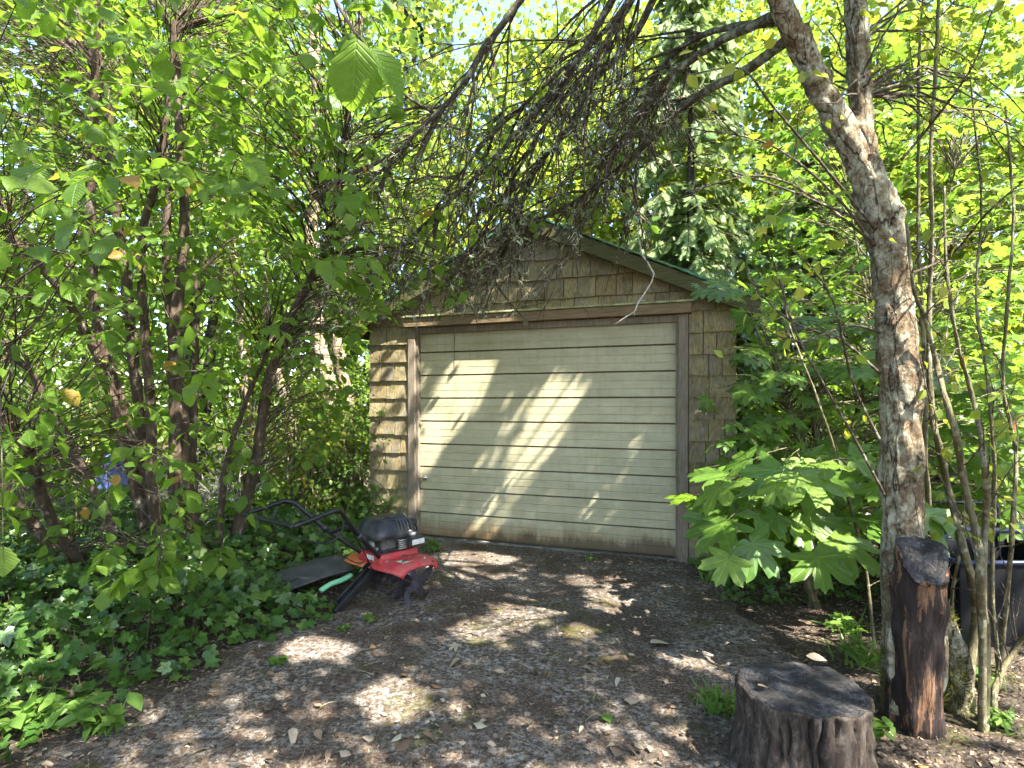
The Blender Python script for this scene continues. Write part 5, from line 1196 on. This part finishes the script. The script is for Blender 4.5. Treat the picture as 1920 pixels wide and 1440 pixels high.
ok = glocal(pos)[:, 1] < -0.035; pos, R, S = pos[ok], R[ok], S[ok]
rest = leaf_objects(t, 'leaf', [T_OV], M['weed'], pos, R, S, 260)
g = Geo(); g.place(T_OV, pos[rest], R[rest], S[rest]) if rest.any() else g.place(T_OV, pos[:1], R[:1], S[:1]); stuff(put(g, 'foliage', M['weed'], t))

# ------------------------------------------------------------------ bigleaf maples on the right
rng = np.random.default_rng(52)
def maple(name, label, base, stem_pts, polys, leafscale, nspr, nobj, k=5, L=0.45, tms=(T_MAP, T_MAP2, T_MAP3), bulk=T_MAPS, keepout=None, flat=0.8, camtilt=0.35, jit=0.3):
    b = np.array([base[0], base[1], float(gz(*base))]); t = thing(name, label, 'maple', tuple(b)); nd = []
    g = Geo()
    for q in stem_pts:
        p = spline([np.array([base[0] + U(-.05, .05), base[1] + U(-.05, .05), b[2] - 0.05])] + [np.array(z_) for z_ in q], 30); g.tube(p, [0.022, 0.015, 0.006], 8); nd.append(p[3:])
    nd = np.concatenate(nd); src = np.concatenate([region_points(po, int(nspr * w_), y0, y1, (min(z_[0] for z_ in po), min(z_[1] for z_ in po), max(z_[0] for z_ in po), max(z_[1] for z_ in po))) for po, y0, y1, w_ in polys])
    src = src[src[:, 2] > 0.12]
    D = nrm(nrm((src - b) * (1, 1, 0.12)) + rng.normal(0, 0.5, src.shape) * (1, 1, 0.3))
    if keepout is not None:
        en = src + D * L; ok = (proj(en)[0] > 1305) & (proj(src)[0] > 1305) & (glocal(en)[:, 1] < -0.05) | (glocal(en)[:, 0] > WR + 0.1); src, D = src[ok], D[ok]
    nearest_link(g, nd, src, 0.008, 0.003, 0, 0.08, 5)
    pos, R, S = spray(src, D, L, k, leafscale, 0.25, g, 0.0024, 0, flat, jit, hang=0.35)
    cd_ = nrm(np.array([0, 0, CAM]) - pos); R = frames(R[:, :, 1], R[:, :, 2] + cd_ * camtilt)
    pos = pos + R[:, :, 1] * (S * 0.5)[:, None]
    px, py = proj(pos); ok = np.ones(len(pos), bool)
    if keepout is not None: ok = ~keepout(px, py, pos)
    ok &= pos[:, 2] > 0.04 + gz(pos[:, 0], pos[:, 1])
    ok &= ~sun_gap(pos, R, S) | (U(0, 1, len(pos)) < (0.8 if leafscale > 0.15 else 0.15))
    pos, R, S = pos[ok], R[ok], S[ok]
    g.tubes(np.stack([pos - R[:, :, 1] * (S * 0.55)[:, None], pos - R[:, :, 1] * (S * 0.2)[:, None] + UP * 0.004, pos], 1), np.array([[0.0018, 0.0016, 0.0014]]), 3)
    put(g, 'stems', M['sapling_bark'], t)
    rest = leaf_objects(t, 'leaf', list(tms), M['maple'], pos, R, S, nobj)
    if rest.sum() > 3:
        g = Geo(); g.place(bulk, pos[rest], R[rest], S[rest]); stuff(put(g, 'foliage', M['maple'], t))
    return t
def ko_near(px, py, P):
    gl = glocal(P); inside = (gl[:, 1] > -0.06) & (gl[:, 0] < WR + 0.06) & (gl[:, 0] > WL) & (gl[:, 2] < roofz(WR) + 0.8)
    return inside | (px < 1285) | ((px < 1385) & (py < 745) & ~((py > 525) & (py < 590))) | ((px < 1310) & (py > 1030))
maple('bigleaf_maple', 'young maple with very large pale lobed leaves below the right garage corner', (2.05, 3.95),
      [[(1.75, 3.7, 0.5), (1.5, 3.5, 0.75)], [(2.1, 3.8, 0.6), (2.0, 3.4, 0.9)], [(1.9, 4.1, 0.8), (1.7, 4.2, 1.2)]],
      [([(1330, 860), (1480, 830), (1620, 840), (1640, 930), (1590, 980), (1450, 1000), (1340, 950)], 3.1, 3.9, 0.75), ([(1320, 820), (1420, 830), (1420, 1000), (1310, 1000)], 3.7, 4.5, 0.25)],
      0.185, 44, 230, 4, 0.46, keepout=ko_near, camtilt=0.45, jit=0.36, flat=1.1)
maple('bigleaf_maple', 'maple sapling spreading mid green lobed leaves along the right garage wall', (2.75, 5.0),
      [[(2.4, 4.8, 0.9), (2.1, 4.6, 1.5)], [(2.8, 4.9, 1.0), (2.9, 4.6, 1.9)], [(2.6, 5.1, 1.3), (2.3, 5.0, 2.1)]],
      [([(1330, 640), (1660, 600), (1700, 900), (1420, 930), (1330, 850)], 4.0, 5.4, 0.8), ([(1300, 535), (1420, 535), (1430, 600), (1330, 600)], 4.2, 4.5, 0.05), ([(1660, 700), (1930, 650), (1930, 1000), (1700, 1000)], 3.9, 5.0, 0.3)],
      0.105, 200, 300, 6, 0.45, keepout=ko_near)
maple('bigleaf_maple', 'sunlit maple with layered yellow green lobed leaves behind the forked trunk', (4.1, 6.3),
      [[(3.9, 6.2, 1.6), (3.6, 6.0, 3.2)], [(4.3, 6.3, 1.8), (4.6, 6.1, 3.8)], [(4.0, 6.5, 2.0), (3.7, 6.6, 4.2)]],
      [([(1400, 250), (1930, 150), (1930, 900), (1420, 880), (1400, 560)], 5.4, 7.6, 1.0)], 0.105, 380, 300, 6, 0.55, keepout=ko_near, camtilt=0.15)
maple('bigleaf_maple', 'taller maple filling the gap between garage roof and forked trunk', (5.2, 8.6),
      [[(5.0, 8.4, 2.2), (4.6, 8.2, 4.6)], [(5.4, 8.6, 2.4), (5.8, 8.4, 5.2)]],
      [([(1390, 60), (1930, -60), (1930, 900), (1400, 800)], 7.6, 9.2, 1.0)], 0.12, 460, 150, 6, 0.6, keepout=ko_near, camtilt=0.1)
maple('bigleaf_maple', 'low maple shoots with broad leaves around the garden cart', (3.7, 4.3),
      [[(3.5, 4.2, 0.5), (3.2, 4.0, 0.8)], [(3.8, 4.4, 0.7), (3.9, 4.2, 1.2)]],
      [([(1720, 880), (1935, 860), (1935, 1060), (1730, 1050)], 4.0, 4.8, 1.0)], 0.12, 34, 150, 5, 0.4, keepout=ko_near, camtilt=0.5)

# ------------------------------------------------------------------ thin saplings in front of the right edge
rng = np.random.default_rng(61)
def sapling(label, base_px, stems_, nshoot, nleaf, lsz=0.05):
    b = gpt(*base_px); b[2] = float(gz(b[0], b[1])); t = thing('sapling', label, 'sapling', tuple(b)); gs = []
    for q, d, r0, r1 in stems_:
        p = spline([at(x, y, d + 0.1 * math.sin(i * 1.7)) for i, (x, y) in enumerate(q)], 50); p[0][2] = min(p[0][2], float(gz(p[0][0], p[0][1])) - 0.02)
        g, _ = rough_tube(p, [r0, (r0 + r1) / 2, r1], 12, 60, int(U(0, 9999)), 0.0009); put(g, 'stem', M['sapling_bark'], t); gs.append(spline(p, 30))
    G_ = np.stack(gs); tw_ = grow(G_, nshoot, 0.42, -0.25, 8, 0.05, 0.12); g = Geo(); g.tubes(tw_, np.linspace(0.0035, 0.0011, 8)[None], 5); q = grow(tw_, 2, 0.18, -0.1, 6, 0.07); g.tubes(q, np.linspace(0.0017, 0.0008, 6)[None], 4)
    put(g, 'twigs', M['grey_twig'], t)
    P = np.concatenate([tw_[:, 3:].reshape(-1, 3), q[:, 2:].reshape(-1, 3)]); P = P[P[:, 2] > 0.75]; P = P[rng.permutation(len(P))[:nleaf]]
    pos, R, S = leaf_cloud(P, lsz, 0.5); leaf_objects(t, 'leaf', [T_OV], M['yellow'], pos, R, S, nleaf)
sapling('slim sapling with two olive stems curving beside the dark sawn stem', (1815, 1300), [([(1813, 1300), (1827, 1180), (1827, 1107), (1807, 1033), (1790, 967), (1777, 910), (1760, 833), (1747, 767), (1742, 600), (1747, 450), (1745, 300), (1755, 120), (1760, -20)], 2.72, 0.020, 0.006), ([(1808, 1290), (1790, 1200), (1785, 1110), (1800, 1040), (1815, 960)], 2.78, 0.010, 0.004)], 11, 70)
sapling('straight olive sapling in front of the black cart tub', (1845, 1372), [([(1843, 1372), (1847, 1217), (1840, 1133), (1838, 1060), (1830, 1000), (1807, 900), (1793, 817), (1773, 750), (1757, 683), (1735, 600), (1713, 540), (1700, 420)], 2.42, 0.021, 0.005), ([(1841, 1060), (1848, 980), (1850, 917), (1843, 850), (1833, 783), (1813, 707), (1793, 633), (1775, 500), (1770, 350)], 2.42, 0.014, 0.004)], 11, 70)
sapling('leaning sapling with thin dark stems at the right end of the cart', (1880, 1330), [([(1855, 1345), (1875, 1240), (1890, 1100), (1898, 980), (1905, 850), (1880, 720), (1890, 560), (1900, 400), (1885, 200)], 2.75, 0.012, 0.004), ([(1862, 1300), (1900, 1220), (1960, 1140), (2000, 1000)], 2.5, 0.012, 0.006), ([(1880, 1330), (1860, 1100), (1865, 900), (1850, 700), (1830, 560), (1840, 380), (1820, 150)], 2.9, 0.010, 0.003)], 12, 70)
sapling('tall whippy sapling behind the lichened trunk', (1755, 1230), [([(1752, 1230), (1745, 1000), (1735, 850), (1735, 700), (1723, 480), (1722, 310), (1722, 150), (1730, -20)], 3.1, 0.014, 0.005), ([(1640, 1215), (1620, 1050), (1575, 880), (1530, 740), (1480, 610), (1465, 520)], 3.1, 0.008, 0.003)], 11, 80, 0.055)

# ------------------------------------------------------------------ ivy
rng = np.random.default_rng(72)
def ivy(name, label, P, hmax, size, nobj, mat_=None, nrmdir=None, group=None):
    b = P.mean(0); b[2] = float(gz(b[0], b[1])); t = thing(name, label, 'ivy', tuple(b), 0, group); n = len(P)
    cdir = nrm(np.array([0, 0, 0.6]) - P) * 0.45
    dr = rng.normal(0, 1, (n, 3)) * (1, 1, 0.3) - UP * 0.35 - np.array([0, 0.25, 0])
    no = (UP * 0.8 + cdir if nrmdir is None else nrmdir) + rng.normal(0, 0.38, (n, 3))
    R = frames(dr, no); S = size * U(0.55, 1.25, n)
    rest = leaf_objects(t, 'leaf', [T_IVY, T_IVY2], mat_ or M['ivy'], P, R, S, nobj, np.exp(3 * np.clip(P[:, 2] - gz(P[:, 0], P[:, 1]), 0, 0.4)))
    g = Geo(); g.place(T_IVY, P[rest], R[rest], S[rest])
    m = rng.random(n) < 0.25; a_ = P[m]; lo = a_.copy(); lo[:, 2] = gz(lo[:, 0], lo[:, 1]) if nrmdir is None else lo[:, 2] - 0.06; lo += rng.normal(0, 0.03, lo.shape) * (1, 1, 0)
    g.tubes(np.stack([lo, (a_ + lo) / 2 + rng.normal(0, 0.008, a_.shape), a_], 1), np.array([[0.0018, 0.0015, 0.0012]]), 3, 1)
    stuff(put(g, 'foliage', [mat_ or M['ivy'], M['sapling_bark']], t)); return t
xe = lambda y: np.interp(y, [1.6, 2.2, 2.6, 3.2, 3.4, 3.6, 3.9, 4.4, 5.0, 6.4], [-2.0, -1.85, -1.72, -1.48, -1.15, -1.15, -1.32, -1.25, -1.02, -1.1])
n = 11500; x = U(-5.0, -0.9, n); y = 1.7 + 4.8 * U(0, 1, n) ** 0.9; e = xe(y) + 0.10 * np.sin(y * 7) - x
k_ = (e > 0) & (U(0, 1, n) < 0.25 + e * 2.0); x, y, e = x[k_], y[k_], e[k_]
hm = np.clip(0.05 + e * 0.38, 0.05, 0.27) * (1 + 0.35 * np.sin(x * 4.1) * np.sin(y * 3.3)); P = np.stack([x, y, gz(x, y) + 0.015 + hm * U(0, 1, len(x)) ** 0.7], 1)
q = (P - TB) ; lx = q[:, 0] * math.cos(TA) + q[:, 1] * math.sin(TA); ly = -q[:, 0] * math.sin(TA) + q[:, 1] * math.cos(TA)
P = P[~((np.abs(ly) < 0.36) & (lx > -0.30) & (lx < 0.4) & (P[:, 2] > 0.10)) & ~((np.abs(ly) < 0.1) & (lx > -0.5) & (lx < 0))]
q = P - np.array(mt.location); P = P[~((q[:, 0] ** 2 / 0.30 ** 2 + q[:, 1] ** 2 / 0.26 ** 2 < 1) & (rng.random(len(P)) < 0.72))]
sp_ = rng.random(len(P)) < 0.0
ivy('ivy_bed', 'thick bed of dark glossy ivy under the hazel shrub and tiller', P, 0.27, 0.082, 300)
n = 2600; x = U(1.45, 3.3, n); y = U(3.9, 6.0, n); e = np.minimum(x - 1.52 - 0.08 * np.sin(y * 6), y - 3.95); k_ = (e > 0) & (glocal(np.stack([x, y, 0 * x], 1))[:, 1] < -0.08) | ((x > 2.2) & (e > 0)); x, y, e = x[k_], y[k_], e[k_]
P = np.stack([x, y, gz(x, y) + 0.02 + np.clip(0.04 + e * 0.5, 0, 0.38) * U(0, 1, len(x)) ** 0.7], 1); P = P[~((glocal(P)[:, 1] > -0.08) & (glocal(P)[:, 0] < WR + 0.05))]
ivy('ivy_bed', 'mound of small ivy leaves at the foot of the right garage corner', P, 0.3, 0.05, 250)
n = 620; w_ = U(0.02, 2.15, n); P = np.stack([gworld(WR + 0.02 + abs(rng.normal(0, 0.09)) + 0.02, U(-0.18, 0.25), z_) for z_ in w_])
ivy('wall_ivy', 'dark ivy curtain hanging on the outer right corner of the garage', P, 0, 0.06, 200, None, -GY * 0.8 + GX * 0.2 + UP * 0.4)
n = 420; P = np.stack([gworld(-0.60 + rng.normal(0, 0.22), -0.12 - abs(rng.normal(0, 0.12)), abs(rng.normal(0.12, 0.16)) + 0.03) for _ in range(n)]); P = P[(glocal(P)[:, 0] < -0.02) & (glocal(P)[:, 2] < 0.65)]
ivy('wall_ivy', 'sunlit ivy heaped against the left foot of the garage wall', P, 0, 0.055, 150, M['weed'], -GY * 0.6 + UP * 0.7)

# ------------------------------------------------------------------ litter, fallen leaves, weeds
rng = np.random.default_rng(83)
def on_ground(x, y):
    inpad = (x > np.interp(y, yy, left) + 0.08) & (x < np.interp(y, yy, right) - 0.08) & (y < 5.95)
    return np.where(inpad, 0.012 + 0.004 * np.sin(2.7 * x + y) + 0.003 * np.sin(7 * y - 3 * x), gz(x, y) + 0.006)
n = 17500; x = U(-2.4, 3.6, n); y = 1.2 + 4.6 * U(0, 1, n) ** 1.6
dens = np.clip(0.36 + np.clip(np.abs(x - 0.05) - 0.9, 0, 1) * 0.9 + np.clip(2.9 - y, 0, 1) * 0.45, 0, 1); k_ = U(0, 1, n) < dens; x, y = x[k_], y[k_]
k_ = ~((glocal(np.stack([x, y, 0 * x], 1))[:, 1] > -0.03)) & (((x - SB[0]) ** 2 + (y - SB[1]) ** 2) > 0.30 ** 2); x, y = x[k_], y[k_]
P = np.stack([x, y, on_ground(x, y)], 1); n = len(P)
R = frames(rng.normal(0, 1, (n, 3)) * (1, 1, 0.15), UP + rng.normal(0, 0.35, (n, 3)))
sz_ = 0.009 + 0.034 * U(0, 1, n) ** 2.2; m_ = rng.random(n) < 0.5; g = Geo(); g.place(T_CURL, P[m_], R[m_], sz_[m_] * 1.25); g.place(T_CURL2, P[~m_], R[~m_], sz_[~m_]); stuff(tag(g.obj('leaf_litter', M['litter'], None), 'scatter of small dry leaf fragments over pad and soil', 'litter'))
n = 900; x = U(-2.2, 3.4, n); y = 1.3 + 4.0 * U(0, 1, n) ** 1.5; k_ = (np.abs(x - 0.05) > 0.7) | (U(0, 1, n) < 0.3); x, y = x[k_], y[k_]; n = len(x)
a = U(0, 6.3, n); l = U(0.02, 0.11, n); d = np.stack([np.cos(a), np.sin(a)], 1) * l[:, None]; p = np.stack([np.column_stack([x, y, on_ground(x, y)]), np.column_stack([x + d[:, 0] / 2, y + d[:, 1] / 2, on_ground(x, y) + 0.006]), np.column_stack([x + d[:, 0], y + d[:, 1], on_ground(x + d[:, 0], y + d[:, 1])])], 1)
g = Geo(); g.tubes(p, U(0.0008, 0.0022, (n, 1)), 3); stuff(tag(g.obj('twig_litter', M['pale_bark'], None), 'thin broken twigs scattered over pad and soil', 'twigs'))
GRP = 'larger fallen leaves on the pad and soil'
tms = {}
def fallen(tm, key, mat_, px, py, sc, label, group=GRP, z=None, tilt=0.2):
    if (key, mat_.name) not in tms:
        g = Geo(); g.add(tm[0] - np.array([0, 0.0, tm[0][:, 2].min() * 0.4]), tris=tm[1], uv=tm[2]); tms[(key, mat_.name)] = g.mesh('fallen_leaf', mat_, True)
    q = gpt(px, py) if z is None else at(px, py, (CAM - z) * F / (py - HZ)); h = float(on_ground(q[0], q[1])) if z is None else z
    o = link('fallen_leaf', tms[(key, mat_.name)]); o.location = (q[0], q[1], h + 0.008); o.scale = (sc,) * 3; o.rotation_euler = (U(-tilt, tilt), U(-tilt, tilt), U(0, 6.28)); tag(o, label, 'leaf', group); return o

for _ in range(62):
    px = U(250, 1920); py = U(1195, 1425)
    if 1360 < px < 1830 and py > 1180: continue
    q = gpt(px, py); soil_ = q[0] > np.interp(q[1], yy, right) - 0.05 or q[0] < np.interp(q[1], yy, left) + 0.05
    fallen((T_OV, T_CURL, T_CURL2)[_ % 3], 'ov%d' % (_ % 3), M['paledry'], px, py, 0.028 + 0.045 * U(0, 1) ** 1.6, 'dry tan fallen leaf lying on the bare soil beside the driveway' if soil_ else 'dry tan fallen leaf lying flat on the dark driveway', 'tan fallen leaves on soil' if soil_ else GRP)
for _ in range(34):
    px = U(480, 1420); py = U(1240, 1425)
    fallen((T_CURL, T_CURL2)[_ % 2], 'cu%d' % (_ % 2), M['litter'], px, py, U(0.04, 0.075), 'dark brown curled fallen leaf on the driveway', 'brown fallen leaves')
fallen(T_MAPS, 'ms', M['paledry'], 855, 1216, 0.055, 'pale five pointed fallen leaf alone on the dark driveway', None)
fallen(T_OV, 'ov', M['paledry'], 1220, 1218, 0.17, 'large pinkish grey fallen leaf on the right side of the driveway', None)
fallen(T_HAZM, 'hz', M['weed'], 1132, 1347, 0.062, 'fresh pale green fallen leaf at the front of the driveway', None)
fallen(T_OV, 'ov', M['litter'], 1512, 1236, 0.075, 'curled tan leaf on the far rim of the wide stump', None, 0.31, 0.35)
fallen(T_OV, 'ov', M['paledry'], 1580, 1302, 0.045, 'small pale oval leaf on the middle of the stump top', None, 0.31, 0.1)
fallen(T_OV, 'ov', M['paledry'], 1420, 1290, 0.04, 'narrow pinkish leaf near the left rim of the stump top', None, 0.31, 0.1)
g = Geo(); q = [gpt(196, 1150), gpt(225, 1165), gpt(268, 1180)]; g.tube([p + UP * h for p, h in zip(q, (0.30, 0.22, 0.20))], [0.004, 0.006, 0.003], 6, n=16)
tag(g.obj('fallen_twig', M['white_twig'], None, True), 'bare pale twig resting on the dark ivy under the hazel', 'twig')
def weed(label, px, py, n, h, size, tm, grass=0, group=None, z=None):
    b = gpt(px, py); b[2] = float(on_ground(b[0], b[1])); t = thing('weed_plant', label, 'weed', tuple(b), 0, group); g = Geo()
    d = nrm(rng.normal(0, 0.6, (n, 3)) * (1, 1, 0) + UP * U(0.4, 1.1, (n, 1))); L = h * U(0.5, 1.1, n); tip = b + d * L[:, None]
    g.tubes(np.stack([np.broadcast_to(b, tip.shape) + rng.normal(0, 0.012, tip.shape) * (1, 1, 0), (tip + b) / 2 + rng.normal(0, 0.008, tip.shape), tip], 1), np.array([[0.0016, 0.0013, 0.001]]), 3); put(g, 'stems', M['weed'], t)
    g = Geo(); P = np.repeat(tip, 3, 0) - np.repeat(d * L[:, None], 3, 0) * U(0, 0.5, (3 * n, 1)); dr = rng.normal(0, 1, P.shape) * (1, 1, 0.4)
    g.place(tm, P, frames(dr, UP + rng.normal(0, 0.35, P.shape)), size * U(0.6, 1.2, len(P)))
    if grass:
        P = b + rng.normal(0, 0.05, (grass, 3)) * (1, 1, 0); g.place(T_BLADE, P, frames(rng.normal(0, 0.5, (grass, 3)) + UP, rng.normal(0, 1, (grass, 3))), h * U(0.5, 1.3, grass))
    put(g, 'leaves', M['weed'], t)
for lab, px, py, n, h, sz, tm, gr in (('grassy weed tuft between stump and trunk', 1612, 1245, 14, 0.16, 0.05, T_IVY, 40), ('leafy weed at the far side of the stump', 1590, 1190, 10, 0.13, 0.06, T_IVY, 24), ('feathery weed left of the wide stump', 1345, 1335, 26, 0.12, 0.03, T_OV, 50),
        ('low weed beside the right foot of the garage', 1335, 1090, 22, 0.2, 0.04, T_OV, 30), ('little weed growing on the pad edge beside the tiller', 520, 1250, 9, 0.06, 0.04, T_IVY, 0), ('ivy seedling at the driveway edge in front of the ivy bed', 645, 1190, 8, 0.07, 0.04, T_IVY, 0),
        ('ivy seedling creeping onto the driveway', 690, 1170, 6, 0.06, 0.04, T_IVY, 0), ('weed tuft against the left end of the garage sill', 812, 1035, 20, 0.12, 0.045, T_IVY, 20), ('small weed at the middle of the garage sill', 1105, 1052, 6, 0.06, 0.025, T_OV, 20),
        ('weed growing below the moss on the tree root', 1850, 1290, 10, 0.08, 0.05, T_IVY, 16), ('broad leaved weed at the right edge beside the leaning sapling', 1900, 1190, 8, 0.12, 0.08, T_OV, 0), ('low weeds in front of the cart tub', 1880, 1370, 16, 0.08, 0.04, T_OV, 20), ('weed at the base of the hazel leaves on the left', 60, 1370, 18, 0.18, 0.09, T_OV, 10), ('pale weed among ivy at the near left', 190, 1380, 16, 0.16, 0.085, T_OV, 6), ('round leaved weed in front of the stump', 1640, 1385, 8, 0.10, 0.07, T_OV, 0)):
    weed(lab, px, py, n, h, sz, tm, gr)
